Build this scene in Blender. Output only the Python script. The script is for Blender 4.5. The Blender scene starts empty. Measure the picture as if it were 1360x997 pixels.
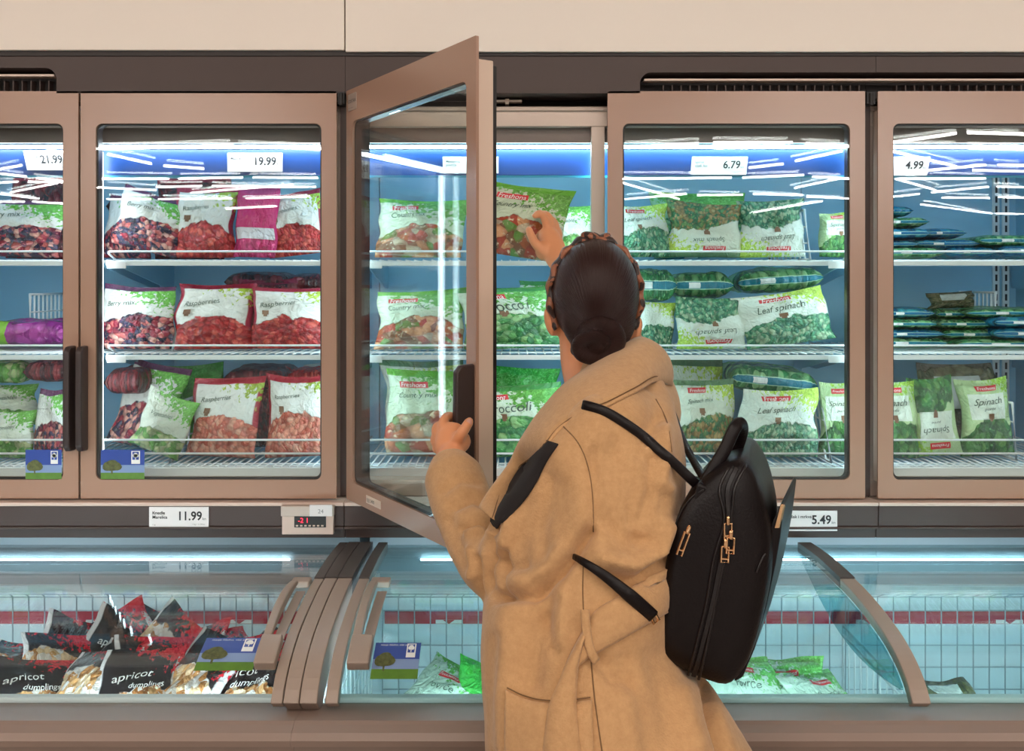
import bpy, bmesh, math, random
from mathutils import Vector, Matrix, noise
from mathutils.bvhtree import BVHTree
sc = bpy.context.scene
COL = sc.collection
F, CX, HY, D, CZ = 1262.0, 680.0, 374.0, 2.32, 1.55   # focal length and optical axis of the 1360x997 frame, door plane distance, eye height
PI = math.pi
def P(px, py, d): return Vector(((px-CX)/F*d, d-D, CZ-(py-HY)/F*d))
def Q(x, d, z): return Vector((x, d-D, z))
V = Vector
# ------------------------------------------------------------------ materials
def newmat(name):
    m = bpy.data.materials.new(name); m.use_nodes = True
    nt = m.node_tree; b = nt.nodes['Principled BSDF']
    return m, nt, b
def N(nt, t, **kw):
    n = nt.nodes.new(t)
    for k, v in kw.items():
        if k in n.inputs: n.inputs[k].default_value = v
        else: setattr(n, k, v)
    return n
def math_(nt, op, a, b=None, c=None, clamp=False):
    n = nt.nodes.new('ShaderNodeMath'); n.operation = op; n.use_clamp = clamp
    for i, x in enumerate((a, b, c)):
        if x is None: continue
        if isinstance(x, (int, float)): n.inputs[i].default_value = x
        else: nt.links.new(x, n.inputs[i])
    return n.outputs[0]
def sstep(nt, x, lo, hi):
    n = nt.nodes.new('ShaderNodeMapRange'); n.interpolation_type = 'SMOOTHSTEP'
    nt.links.new(x, n.inputs[0])
    n.inputs[1].default_value = lo; n.inputs[2].default_value = hi
    n.inputs[3].default_value = 0; n.inputs[4].default_value = 1
    return n.outputs[0]
def mixc(nt, f, a, b):
    n = nt.nodes.new('ShaderNodeMix'); n.data_type = 'RGBA'
    for i, x in ((0, f), (6, a), (7, b)):
        if isinstance(x, (int, float)): n.inputs[i].default_value = x
        elif isinstance(x, tuple): n.inputs[i].default_value = (*x[:3], 1)
        else: nt.links.new(x, n.inputs[i])
    return n.outputs[2]
def ramp(nt, fac, cols, const=True):
    n = nt.nodes.new('ShaderNodeValToRGB'); cr = n.color_ramp
    cr.interpolation = 'CONSTANT' if const else 'LINEAR'
    k = len(cols)
    while len(cr.elements) < k: cr.elements.new(0.5)
    for i, c in enumerate(cols):
        cr.elements[i].position = i/k if const else i/max(1, k-1)
        cr.elements[i].color = (*c, 1)
    nt.links.new(fac, n.inputs[0])
    return n.outputs[0]
def plain(name, col, rough=.5, metal=0, spec=.5, nscale=0, namp=0, bump=0, bscale=200, coat=0):
    m, nt, b = newmat(name)
    b.inputs['Base Color'].default_value = (*col, 1); b.inputs['Roughness'].default_value = rough
    b.inputs['Metallic'].default_value = metal; b.inputs['Specular IOR Level'].default_value = spec
    b.inputs['Coat Weight'].default_value = coat
    tc = N(nt, 'ShaderNodeTexCoord')
    if namp:
        nz = N(nt, 'ShaderNodeTexNoise', Scale=nscale, Detail=3.0); nt.links.new(tc.outputs['Object'], nz.inputs['Vector'])
        lo = tuple(c*(1-namp) for c in col); hi = tuple(min(1, c*(1+namp)) for c in col)
        nt.links.new(ramp(nt, nz.outputs[0], [lo, hi], False), b.inputs['Base Color'])
    if bump:
        n2 = N(nt, 'ShaderNodeTexNoise', Scale=bscale, Detail=2.0); nt.links.new(tc.outputs['Object'], n2.inputs['Vector'])
        bp = N(nt, 'ShaderNodeBump', Strength=bump, Distance=.002); nt.links.new(n2.outputs[0], bp.inputs['Height'])
        nt.links.new(bp.outputs[0], b.inputs['Normal'])
    return m
def emit(name, col, s):
    m = bpy.data.materials.new(name); m.use_nodes = True; nt = m.node_tree
    nt.nodes.remove(nt.nodes['Principled BSDF'])
    e = N(nt, 'ShaderNodeEmission', Color=(*col, 1), Strength=s)
    nt.links.new(e.outputs[0], nt.nodes['Material Output'].inputs[0])
    return m
def glass(name, tint=(.97, .99, .985), f0=.045, warp=0, wscale=3, rough=0.0):
    m = bpy.data.materials.new(name); m.use_nodes = True; nt = m.node_tree
    nt.nodes.remove(nt.nodes['Principled BSDF'])
    lw = N(nt, 'ShaderNodeLayerWeight', Blend=.5)
    p5 = math_(nt, 'POWER', lw.outputs['Facing'], 5.0)
    f = math_(nt, 'MULTIPLY_ADD', p5, 1-f0, f0, clamp=True)
    tr = N(nt, 'ShaderNodeBsdfTransparent', Color=(*tint, 1)); gl = N(nt, 'ShaderNodeBsdfGlossy', Roughness=rough)
    if warp:
        tc = N(nt, 'ShaderNodeTexCoord'); nz = N(nt, 'ShaderNodeTexNoise', Scale=wscale, Detail=0.0)
        nt.links.new(tc.outputs['Object'], nz.inputs['Vector'])
        bp = N(nt, 'ShaderNodeBump', Strength=warp, Distance=.02); nt.links.new(nz.outputs[0], bp.inputs['Height'])
        nt.links.new(bp.outputs[0], gl.inputs['Normal'])
    mx = N(nt, 'ShaderNodeMixShader'); nt.links.new(f, mx.inputs[0])
    nt.links.new(tr.outputs[0], mx.inputs[1]); nt.links.new(gl.outputs[0], mx.inputs[2])
    nt.links.new(mx.outputs[0], nt.nodes['Material Output'].inputs[0])
    return m

M = {}
M['cream'] = plain('cream_panel', (.88, .785, .70), .55, nscale=1.5, namp=.02)
M['canopy'] = plain('dark_taupe_metal', (.068, .043, .037), .45, spec=.35, nscale=3, namp=.06)
M['band'] = plain('taupe_printed_glass', (.40, .235, .165), .22, spec=.6, nscale=1.2, namp=.05)
M['alu'] = plain('satin_aluminium', (.50, .40, .34), .38, metal=.35, nscale=2, namp=.03)
M['alu2'] = plain('beige_coated_metal', (.70, .53, .42), .42, nscale=2, namp=.03)
M['ledge'] = plain('beige_ledge', (.70, .54, .46), .45)
M['black'] = plain('black_rubber', (.012, .010, .010), .5)
M['handle'] = plain('dark_brown_plastic', (.040, .026, .025), .38)
M['dark'] = plain('dark_void_metal', (.03, .022, .02), .6)
M['white'] = plain('white_coated_metal', (.80, .84, .86), .4)
M['linerM'] = plain('pale_blue_liner', (.27, .52, .70), .45, nscale=3, namp=.06)
M['wire'] = plain('white_plastic_coated_wire', (.85, .88, .9), .35)
M['wiregrey'] = plain('grey_basket_wire', (.42, .50, .56), .4)
M['blue'] = plain('blue_header_print', (.006, .045, .20), .35, nscale=5, namp=.1)
M['bluelow'] = plain('teal_header_print', (.03, .30, .47), .4)
M['paper'] = plain('white_price_card', (.86, .84, .84), .5)
M['ink'] = plain('black_ink', (.015, .015, .02), .6)
M['greyink'] = plain('grey_ink', (.25, .25, .25), .6)
M['fascia'] = plain('grey_brown_fascia', (.20, .155, .14), .5)
M['glass_out'] = glass('door_glass_outer', f0=.032, warp=.05, wscale=1.6)
M['glass_in'] = glass('door_glass_inner', f0=.008, warp=.12, wscale=2.2)
M['glass_lid'] = glass('lid_glass', (.93, .975, .975), f0=.05)
M['glass_lid_teal'] = glass('lid_glass_teal', (.84, .97, .975), f0=.05)
M['glass_teal'] = glass('tinted_end_glass', (.42, .70, .74), f0=.06)
M['lamp'] = emit('shop_lamp_white', (1, .97, .93), 34)
M['lampnear'] = emit('shop_lamp_near', (1, .90, .80), 26)
M['led_a'] = emit('freezer_light_cool', (.82, .92, 1.0), 22)
M['led_b'] = emit('freezer_light_teal', (.62, .94, 1.0), 22)
M['led_c'] = emit('freezer_light_chest', (.74, .94, 1.0), 14)
M['chest_fill'] = emit('added_chest_fill', (.80, .95, 1.0), 24)  # glow of the added strip hidden below the chest rim
M['led_va'] = emit('post_light_cool', (.82, .92, 1.0), 11)
M['led_vb'] = emit('post_light_teal', (.62, .94, 1.0), 12)
M['red_led'] = emit('red_display_digits', (1, .03, .06), 2.5)
M['floor'] = plain('grey_shop_tile', (.36, .32, .29), .35, nscale=2, namp=.08)
M['ceil'] = plain('ceiling_paint', (.40, .35, .31), .8)
M['wallM'] = plain('shop_wall_paint', (.32, .26, .22), .8)
M['chest'] = plain('taupe_chest_body', (.31, .225, .185), .4, nscale=2, namp=.04)
M['bumper'] = plain('taupe_bumper', (.27, .19, .155), .42)
M['lidframe'] = plain('greige_lid_frame', (.37, .285, .235), .38, nscale=2, namp=.04)
M['liddark'] = plain('charcoal_frame_rear', (.07, .058, .055), .45)  # darker colour for the rear stretch of the frames
M['frost'] = plain('frosted_liner', (.74, .84, .89), .6, nscale=9, namp=.14, bump=.5, bscale=40)
M['duct'] = plain('grey_blue_duct', (.26, .34, .39), .4, nscale=2, namp=.1)
M['stripe'] = plain('red_load_limit_stripe', (.45, .015, .04), .5)
M['gold'] = plain('brass_fitting', (.85, .52, .28), .25, metal=1)
M['leather'] = plain('black_leather', (.006, .0032, .0034), .40, spec=.25, bump=.25, bscale=260)
M['piping'] = plain('black_edge_piping', (.008, .005, .005), .3)
M['skin'] = plain('skin', (.74, .31, .145), .5, nscale=30, namp=.06)
M['nail'] = plain('pale_nail', (.70, .36, .28), .3)
M['lip'] = plain('lip', (.5, .14, .12), .45)
M['eyew'] = plain('eye_white', (.8, .8, .78), .3)
M['gap_black'] = plain('near_black_gap', (.012, .008, .008), .9)
M['trouser'] = plain('charcoal_trouser', (.02, .02, .024), .8)
M['boot'] = plain('black_boot', (.015, .012, .011), .4)
M['seam'] = plain('coat_seam_thread', (.20, .105, .045), .9)
def wool():
    m, nt, b = newmat('camel_wool')
    tc = N(nt, 'ShaderNodeTexCoord')
    n1 = N(nt, 'ShaderNodeTexNoise', Scale=110.0, Detail=5.0, Roughness=.7); n2 = N(nt, 'ShaderNodeTexNoise', Scale=9.0, Detail=3.0)
    for n in (n1, n2): nt.links.new(tc.outputs['Object'], n.inputs['Vector'])
    c1 = ramp(nt, n1.outputs[0], [(.44, .235, .10), (.70, .425, .21)], False)
    c2 = mixc(nt, math_(nt, 'MULTIPLY', n2.outputs[0], .30), c1, (.40, .225, .12))
    nt.links.new(c2, b.inputs['Base Color'])
    b.inputs['Roughness'].default_value = .95; b.inputs['Specular IOR Level'].default_value = .1
    b.inputs['Sheen Weight'].default_value = .25; b.inputs['Sheen Roughness'].default_value = .5
    n3 = N(nt, 'ShaderNodeTexNoise', Scale=320.0, Detail=3.0); nt.links.new(tc.outputs['Object'], n3.inputs['Vector'])
    bp = N(nt, 'ShaderNodeBump', Strength=.45, Distance=.002); nt.links.new(n3.outputs[0], bp.inputs['Height'])
    nt.links.new(bp.outputs[0], b.inputs['Normal'])
    return m
M['wool'] = wool()
def leopard():
    m, nt, b = newmat('leopard_print_satin')
    tc = N(nt, 'ShaderNodeTexCoord'); nz = N(nt, 'ShaderNodeTexNoise', Scale=55.0, Detail=1.5, Distortion=.8)
    nt.links.new(tc.outputs['Object'], nz.inputs['Vector'])
    nt.links.new(ramp(nt, nz.outputs[0], [(.02, .012, .01), (.02, .012, .01), (.03, .015, .012), (.30, .105, .05), (.36, .14, .07), (.2, .07, .04)], True), b.inputs['Base Color'])
    b.inputs['Roughness'].default_value = .45
    return m
M['leopard'] = leopard()
def hairmat(center):
    m, nt, b = newmat('dark_brown_hair')
    g = N(nt, 'ShaderNodeTexCoord')
    sub = N(nt, 'ShaderNodeVectorMath', operation='SUBTRACT'); nt.links.new(g.outputs['Object'], sub.inputs[0]); sub.inputs[1].default_value = center
    sp = N(nt, 'ShaderNodeSeparateXYZ'); nt.links.new(sub.outputs[0], sp.inputs[0])
    an = math_(nt, 'ARCTAN2', sp.outputs[0], sp.outputs[2])
    cb = N(nt, 'ShaderNodeCombineXYZ'); nt.links.new(math_(nt, 'MULTIPLY', an, 38.0), cb.inputs[0])
    ln = N(nt, 'ShaderNodeVectorMath', operation='LENGTH'); nt.links.new(sub.outputs[0], ln.inputs[0])
    nt.links.new(math_(nt, 'MULTIPLY', ln.outputs['Value'], 9.0), cb.inputs[1])
    nz = N(nt, 'ShaderNodeTexNoise', Scale=1.0, Detail=4.0, Roughness=.65); nt.links.new(cb.outputs[0], nz.inputs['Vector'])
    nt.links.new(ramp(nt, nz.outputs[0], [(.008, .003, .003), (.026, .010, .009), (.030, .012, .010), (.13, .055, .040)], False), b.inputs['Base Color'])
    b.inputs['Roughness'].default_value = .38; b.inputs['Specular IOR Level'].default_value = .28
    bp = N(nt, 'ShaderNodeBump', Strength=.9, Distance=.004); nt.links.new(nz.outputs[0], bp.inputs['Height'])
    nt.links.new(bp.outputs[0], b.inputs['Normal'])
    return m
# printed film of the frozen bags
def bagmat(name, base, palette, scale, stretch=(1, 1), lo=-.1, top=.45, dome=.12, slant=0, leaf=None, leafv=.72, leafamt=.5, seal=None, box=None, gap=.25, side=None, hem=None):
    m, nt, b = newmat(name)
    tc = N(nt, 'ShaderNodeTexCoord'); sp = N(nt, 'ShaderNodeSeparateXYZ'); nt.links.new(tc.outputs['UV'], sp.inputs[0])
    u, v = sp.outputs[0], sp.outputs[1]
    oi = N(nt, 'ShaderNodeObjectInfo'); r = math_(nt, 'MULTIPLY', oi.outputs['Random'], 37.0)
    cb = N(nt, 'ShaderNodeCombineXYZ')
    nt.links.new(math_(nt, 'MULTIPLY', u, stretch[0]), cb.inputs[0]); nt.links.new(math_(nt, 'MULTIPLY', v, stretch[1]), cb.inputs[1]); nt.links.new(r, cb.inputs[2])
    nz = N(nt, 'ShaderNodeTexNoise', Scale=6.0, Detail=4.0); nt.links.new(cb.outputs[0], nz.inputs['Vector'])
    wv = N(nt, 'ShaderNodeVectorMath', operation='MULTIPLY_ADD')
    nt.links.new(nz.outputs['Color'], wv.inputs[0]); wv.inputs[1].default_value = (.10, .10, 0); nt.links.new(cb.outputs[0], wv.inputs[2])
    vo = N(nt, 'ShaderNodeTexVoronoi', Scale=scale); nt.links.new(wv.outputs[0], vo.inputs['Vector'])
    sc3 = N(nt, 'ShaderNodeSeparateColor'); nt.links.new(vo.outputs['Color'], sc3.inputs[0])
    palette = [tuple(x_*(.80 if max(c_) < .7 else .92) for x_ in c_) for c_ in palette]
    pal = ramp(nt, sc3.outputs[0], palette)
    n4 = N(nt, 'ShaderNodeTexNoise', Scale=scale*2.2, Detail=3.0); nt.links.new(cb.outputs[0], n4.inputs['Vector'])
    pal = mixc(nt, sstep(nt, n4.outputs[0], .58, .72), pal, tuple(min(1, c*1.5+.05) for c in palette[len(palette)//2]))
    dark = tuple(c*.35 for c in palette[0])
    pal = mixc(nt, math_(nt, 'MULTIPLY', sstep(nt, vo.outputs['Distance'], .40, .72), gap*2, clamp=True), pal, dark)
    # fruit zone
    uu = math_(nt, 'SUBTRACT', math_(nt, 'MULTIPLY', u, 2.0), 1.0)
    dm = math_(nt, 'MULTIPLY', math_(nt, 'SUBTRACT', 1.0, math_(nt, 'MULTIPLY', uu, uu)), dome)
    edge = math_(nt, 'ADD', math_(nt, 'ADD', dm, math_(nt, 'MULTIPLY', uu, slant)), math_(nt, 'MULTIPLY', math_(nt, 'SUBTRACT', nz.outputs[0], .5), .22))
    edge = math_(nt, 'ADD', edge, top)
    fm = sstep(nt, math_(nt, 'SUBTRACT', edge, v), 0.0, .02)
    fm = math_(nt, 'MULTIPLY', fm, sstep(nt, v, lo, lo+.02))
    nb = N(nt, 'ShaderNodeTexNoise', Scale=3.0, Detail=2.0); nt.links.new(cb.outputs[0], nb.inputs['Vector'])
    basec = mixc(nt, nb.outputs[0], base, tuple(c*.82 for c in base))
    col = basec
    if side: col = mixc(nt, sstep(nt, math_(nt, 'ABSOLUTE', uu), .86, .90), col, side)
    if leaf:
        nl = N(nt, 'ShaderNodeTexNoise', Scale=17.0, Detail=3.0, Roughness=.6); nt.links.new(cb.outputs[0], nl.inputs['Vector'])
        lv = math_(nt, 'ADD', nl.outputs[0], math_(nt, 'MULTIPLY', math_(nt, 'SUBTRACT', v, leafv), .85))
        lv = math_(nt, 'ADD', lv, math_(nt, 'MULTIPLY', uu, .22))
        lm = sstep(nt, lv, .60-leafamt*.15, .66-leafamt*.15)
        nf = N(nt, 'ShaderNodeTexNoise', Scale=30.0, Detail=3.0, Distortion=1.0); nt.links.new(cb.outputs[0], nf.inputs['Vector'])
        lc = ramp(nt, nf.outputs[0], [tuple(c*.45 for c in leaf), tuple(c*.7 for c in leaf), leaf, tuple(min(1, c*1.6+.06) for c in leaf), tuple(min(1, c*1.3+.35) for c in leaf)], False)
        col = mixc(nt, lm, col, lc)
    col = mixc(nt, fm, col, pal)
    if seal: col = mixc(nt, sstep(nt, math_(nt, 'ADD', v, math_(nt, 'MULTIPLY', nb.outputs[0], .04)), .935, .945), col, seal)
    if hem:
        col = mixc(nt, math_(nt, 'LESS_THAN', v, .022), col, hem)
        tk = math_(nt, 'MULTIPLY', math_(nt, 'LESS_THAN', v, .018), math_(nt, 'COMPARE', u, .36, .08)); col = mixc(nt, tk, col, (.80, .84, .85))
        col = mixc(nt, math_(nt, 'COMPARE', v, .024, .003), col, (.35, .62, .45))
    if box:
        x0, y0, x1, y1, bc = box
        bm_ = math_(nt, 'MULTIPLY', math_(nt, 'MULTIPLY', math_(nt, 'GREATER_THAN', u, x0), math_(nt, 'LESS_THAN', u, x1)), math_(nt, 'MULTIPLY', math_(nt, 'GREATER_THAN', v, y0), math_(nt, 'LESS_THAN', v, y1)))
        col = mixc(nt, bm_, col, bc)
    nt.links.new(col, b.inputs['Base Color'])
    b.inputs['Roughness'].default_value = .22; b.inputs['Specular IOR Level'].default_value = .6
    w2 = N(nt, 'ShaderNodeTexNoise', Scale=9.0, Detail=5.0, Distortion=1.2); nt.links.new(cb.outputs[0], w2.inputs['Vector'])
    hh = math_(nt, 'ADD', math_(nt, 'MULTIPLY', w2.outputs[0], .5), math_(nt, 'MULTIPLY', math_(nt, 'MULTIPLY', vo.outputs['Distance'], fm), -.35))
    bp = N(nt, 'ShaderNodeBump', Strength=.9, Distance=.018); nt.links.new(hh, bp.inputs['Height'])
    nt.links.new(bp.outputs[0], b.inputs['Normal'])
    return m
WHT = (.80, .82, .78)
LF = (.28, .48, .05)
S = {}
S['rasp'] = bagmat('raspberry_bag_print', WHT, [(.38, .008, .012), (.62, .03, .03), (.50, .015, .02), (.72, .10, .07)], 15, top=.34, dome=.16, leaf=(.36, .50, .04), leafv=.90, leafamt=.3, seal=(.34, .01, .04), side=(.35, .02, .05))
S['pale'] = bagmat('pale_berry_bag_print', WHT, [(.66, .13, .08), (.80, .30, .20), (.72, .20, .14), (.85, .42, .30)], 15, top=.38, dome=.18, leaf=(.30, .42, .04), leafv=.90, leafamt=.3, seal=(.42, .01, .03), side=(.35, .02, .04))
S['mixb'] = bagmat('mixed_berry_bag_print', WHT, [(.02, .015, .05), (.38, .02, .05), (.05, .035, .10), (.62, .13, .12), (.18, .01, .04), (.72, .36, .30)], 14, top=.42, dome=.12, slant=.05, leaf=(.12, .42, .05), leafv=.80, leafamt=.5, seal=(.10, .02, .08))
S['darkb'] = bagmat('dark_berry_bag_print', (.25, .04, .07), [(.10, .008, .015), (.20, .012, .02), (.30, .04, .05), (.05, .01, .02)], 12, top=.9, dome=.1, seal=(.25, .01, .04))
S['mag'] = bagmat('magenta_bag_print', (.62, .015, .16), [(.62, .02, .16), (.72, .06, .22), (.5, .01, .1)], 10, top=.25, dome=.1, seal=(.5, .01, .12), box=(.05, .24, .95, .40, (.65, .62, .66)))
S['purp'] = bagmat('purple_bag_print', (.42, .03, .34), [(.42, .03, .34), (.55, .08, .42), (.30, .02, .25)], 8, top=.5, dome=.1, leaf=(.25, .5, .05), leafv=.75, leafamt=.4, box=(.1, .0, .35, .4, (.25, .5, .05)))
S['gwp'] = bagmat('green_white_bag_print', (.68, .74, .62), [(.10, .32, .05), (.20, .48, .10), (.55, .62, .30)], 9, top=.30, dome=.1, leaf=(.14, .42, .06), leafv=.80, leafamt=.4)
S['country'] = bagmat('country_mix_bag_print', (.62, .74, .55), [(.55, .15, .05), (.15, .32, .06), (.70, .34, .16), (.62, .52, .34), (.5, .08, .04), (.24, .12, .05)], 8, top=.32, dome=.22, leaf=(.12, .36, .05), leafv=.74, leafamt=.45, seal=(.14, .45, .05))
S['broc'] = bagmat('broccoli_bag_print', (.66, .78, .62), [(.03, .20, .05), (.07, .34, .08), (.16, .46, .13), (.30, .58, .22)], 11, top=.42, dome=.14, leaf=(.10, .36, .05), leafv=.74, leafamt=.6, seal=(.05, .25, .05))
S['bean'] = bagmat('bean_bag_print', (.76, .82, .74), [(.03, .20, .11), (.08, .32, .16), (.20, .45, .24), (.42, .58, .36)], 15, stretch=(1.5, 1), top=.38, dome=.14, slant=.06, leaf=(.42, .62, .08), leafv=.84, leafamt=.4)
S['beanb'] = bagmat('bean_brown_bag_print', (.74, .78, .66), [(.05, .20, .08), (.15, .32, .10), (.38, .24, .08), (.48, .36, .14)], 15, stretch=(1.5, 1), top=.40, dome=.12, slant=.1, leaf=(.42, .55, .06), leafv=.86, leafamt=.4, seal=(.10, .20, .10))
S['spin'] = bagmat('spinach_bag_print', (.50, .70, .36), [(.02, .13, .03), (.04, .22, .05), (.08, .30, .07), (.14, .38, .09)], 9, top=.32, dome=.16, slant=.08, leaf=(.30, .55, .06), leafv=.92, leafamt=.3, box=(.14, .46, .86, .80, (.72, .80, .70)))
S['flatg'] = bagmat('green_film_bag_print', (.35, .58, .34), [(.02, .18, .06), (.05, .30, .10), (.16, .42, .16), (.30, .55, .25)], 13, top=.55, dome=.1, leaf=(.15, .45, .08), leafv=.6, leafamt=.7, hem=(.0, .17, .26))
S['flatb'] = bagmat('blue_film_bag_print', (.01, .16, .34), [(.0, .12, .28), (.01, .22, .38), (.03, .30, .36)], 6, top=.5, dome=.1, leaf=(.05, .34, .22), leafv=.7, leafamt=.5, hem=(.0, .13, .30))
S['pastry'] = bagmat('pastry_bag_print', (.018, .016, .020), [(.50, .20, .06), (.74, .42, .18), (.85, .68, .48), (.80, .78, .76), (.62, .28, .08)], 11, top=.36, dome=.14, slant=.12, leaf=(.66, .010, .028), leafv=1.00, leafamt=.8, gap=.12, side=(.72, .70, .72))
S['pastrw'] = bagmat('pastry_white_bag_print', (.03, .026, .03), [(.74, .40, .16), (.85, .62, .38), (.86, .80, .74), (.60, .26, .08), (.84, .82, .82)], 11, top=.58, dome=.2, slant=-.12, leaf=(.66, .010, .028), leafv=.95, leafamt=.9, gap=.12, side=(.74, .72, .74))
S['chestg'] = bagmat('pale_green_bag_print', (.66, .80, .66), [(.06, .32, .07), (.14, .45, .12), (.40, .55, .30)], 10, top=.25, dome=.1, leaf=(.15, .5, .1), leafv=.75, leafamt=.6)
S['chestv'] = bagmat('bright_green_bag_print', (.05, .45, .06), [(.03, .32, .03), (.07, .55, .06), (.35, .65, .25)], 7, top=.35, dome=.1, leaf=(.03, .35, .03), leafv=.5, leafamt=.6)
S['boxd'] = bagmat('brown_tray_print', (.12, .11, .08), [(.08, .10, .04), (.16, .16, .07), (.25, .22, .12)], 10, top=.9, dome=.1, box=(.25, .45, .75, .85, (.55, .58, .55)))
M['tagred'] = plain('red_brand_label', (.62, .02, .03), .35)
M['tagwhite'] = plain('white_print', (.88, .88, .86), .4)
M['scriptink'] = plain('dark_script_print', (.05, .09, .06), .5)
M['badge'] = plain('brown_badge_print', (.20, .10, .05), .5)
# ------------------------------------------------------------------ mesh building
WL = {}                                                      # world location of every parent
_tc = {}
def text2d(s, shear=0.0, bold=0.0):
    k = (s, shear, bold)
    if k in _tc: return _tc[k]
    cu = bpy.data.curves.new('letters', 'FONT'); cu.body = s; cu.size = 1; cu.shear = shear; cu.offset = bold; cu.resolution_u = 3
    ob = bpy.data.objects.new('letters', cu); COL.objects.link(ob)
    dg = bpy.context.evaluated_depsgraph_get()
    me = bpy.data.meshes.new_from_object(ob.evaluated_get(dg))
    vs = [(v.co.x, v.co.y) for v in me.vertices]; fs = [tuple(p.vertices) for p in me.polygons]
    bpy.data.objects.remove(ob); bpy.data.curves.remove(cu); bpy.data.meshes.remove(me)
    x0 = min(v[0] for v in vs); x1 = max(v[0] for v in vs)
    vs = [((x-x0), y) for x, y in vs]
    _tc[k] = (vs, fs, x1-x0)
    return _tc[k]
class MB:
    def __init__(s): s.v = []; s.f = []; s.m = []; s.cur = 0; s.uv = {}
    def mat(s, i): s.cur = i; return s
    def add(s, vs, fs):
        b = len(s.v); s.v += [V(v) for v in vs]
        for f in fs: s.f.append(tuple(b+i for i in f)); s.m.append(s.cur)
        return s
    def box(s, a, b, rot=None, piv=None):
        x0, y0, z0 = a; x1, y1, z1 = b
        vs = [V((x, y, z)) for x in (x0, x1) for y in (y0, y1) for z in (z0, z1)]
        if rot is not None:
            c = V(piv) if piv else sum(vs, V())/8
            vs = [c + rot @ (v-c) for v in vs]
        return s.add(vs, [(0, 1, 3, 2), (4, 6, 7, 5), (0, 4, 5, 1), (2, 3, 7, 6), (0, 2, 6, 4), (1, 5, 7, 3)])
    def prism(s, poly, ext):
        n = len(poly); ext = V(ext)
        vs = [V(p) for p in poly] + [V(p)+ext for p in poly]
        return s.add(vs, [tuple(range(n))[::-1], tuple(range(n, 2*n))] + [(i, (i+1) % n, n+(i+1) % n, n+i) for i in range(n)])
    def poly(s, pts): return s.add(pts, [tuple(range(len(pts)))])
    def tube(s, pts, r, n=8, closed=False, cap=True, flat=1.0, up=None, dome=False):
        pts = [V(p) for p in pts]; k = len(pts)
        rs = [r]*k if isinstance(r, (int, float)) else list(r)
        if dome:
            d0 = (pts[0]-pts[1]).normalized(); d1 = (pts[-1]-pts[-2]).normalized()
            a, b = pts[0], pts[-1]; ra, rb = rs[0], rs[-1]
            pts = [a+d0*ra*.95, a+d0*ra*.75] + pts + [b+d1*rb*.75, b+d1*rb*.95]
            rs = [ra*.3, ra*.7] + rs + [rb*.7, rb*.3]; k = len(pts)
        rings = []; nrm = None
        for i in range(k):
            if closed: t = pts[(i+1) % k]-pts[i-1]
            else: t = pts[min(i+1, k-1)]-pts[max(i-1, 0)]
            t = t.normalized() if t.length > 1e-9 else V((0, 0, 1))
            if nrm is None:
                a = V(up) if up is not None else (V((0, 0, 1)) if abs(t.z) < .9 else V((1, 0, 0)))
                nrm = (a - t*a.dot(t)).normalized()
            else:
                if up is not None: a = V(up)
                else: a = nrm
                q = a - t*a.dot(t)
                nrm = q.normalized() if q.length > 1e-6 else nrm
            bi = t.cross(nrm)
            rings.append([pts[i] + (nrm*math.cos(2*PI*j/n)*flat + bi*math.sin(2*PI*j/n))*rs[i] for j in range(n)])
        vs = [p for R in rings for p in R]; fs = []
        for i in range(k if closed else k-1):
            a, b = i*n, ((i+1) % k)*n
            for j in range(n): fs.append((a+j, a+(j+1) % n, b+(j+1) % n, b+j))
        if cap and not closed: fs += [tuple(range(n))[::-1], tuple((k-1)*n+j for j in range(n))]
        return s.add(vs, fs)
    def loft(s, rings, cap=True):
        n = len(rings[0]); k = len(rings); vs = [p for R in rings for p in R]; fs = []
        for i in range(k-1):
            for j in range(n): fs.append((i*n+j, i*n+(j+1) % n, (i+1)*n+(j+1) % n, (i+1)*n+j))
        if cap: fs += [tuple(range(n))[::-1], tuple((k-1)*n+j for j in range(n))]
        return s.add(vs, fs)
    def ball(s, c, r, nu=16, nv=10, rot=None):
        c = V(c); r = V(r) if not isinstance(r, (int, float)) else V((r, r, r)); vs = []; fs = []
        for i in range(1, nv):
            a = PI*i/nv
            for j in range(nu):
                p = V((r.x*math.sin(a)*math.cos(2*PI*j/nu), r.y*math.sin(a)*math.sin(2*PI*j/nu), r.z*math.cos(a)))
                vs.append(c + (rot @ p if rot else p))
        vs += [c + (rot @ V((0, 0, r.z)) if rot else V((0, 0, r.z))), c - (rot @ V((0, 0, r.z)) if rot else V((0, 0, r.z)))]
        t, b = len(vs)-2, len(vs)-1
        for i in range(nv-2):
            for j in range(nu): fs.append((i*nu+j, (i+1)*nu+j, (i+1)*nu+(j+1) % nu, i*nu+(j+1) % nu))
        for j in range(nu):
            fs.append((t, j, (j+1) % nu)); fs.append((b, (nv-2)*nu+(j+1) % nu, (nv-2)*nu+j))
        return s.add(vs, fs)
    def text(s, txt, o, xd, yd, size, shear=0.0, align='L', width=None, bold=0.0):
        vs, fs, w = text2d(txt, shear, bold); xd = V(xd).normalized(); yd = V(yd).normalized(); o = V(o)
        kx = size if width is None else width/w
        off = {'L': 0, 'C': -w/2, 'R': -w}[align]
        return s.add([o + xd*((x+off)*kx) + yd*(y*size) for x, y in vs], fs)
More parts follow.
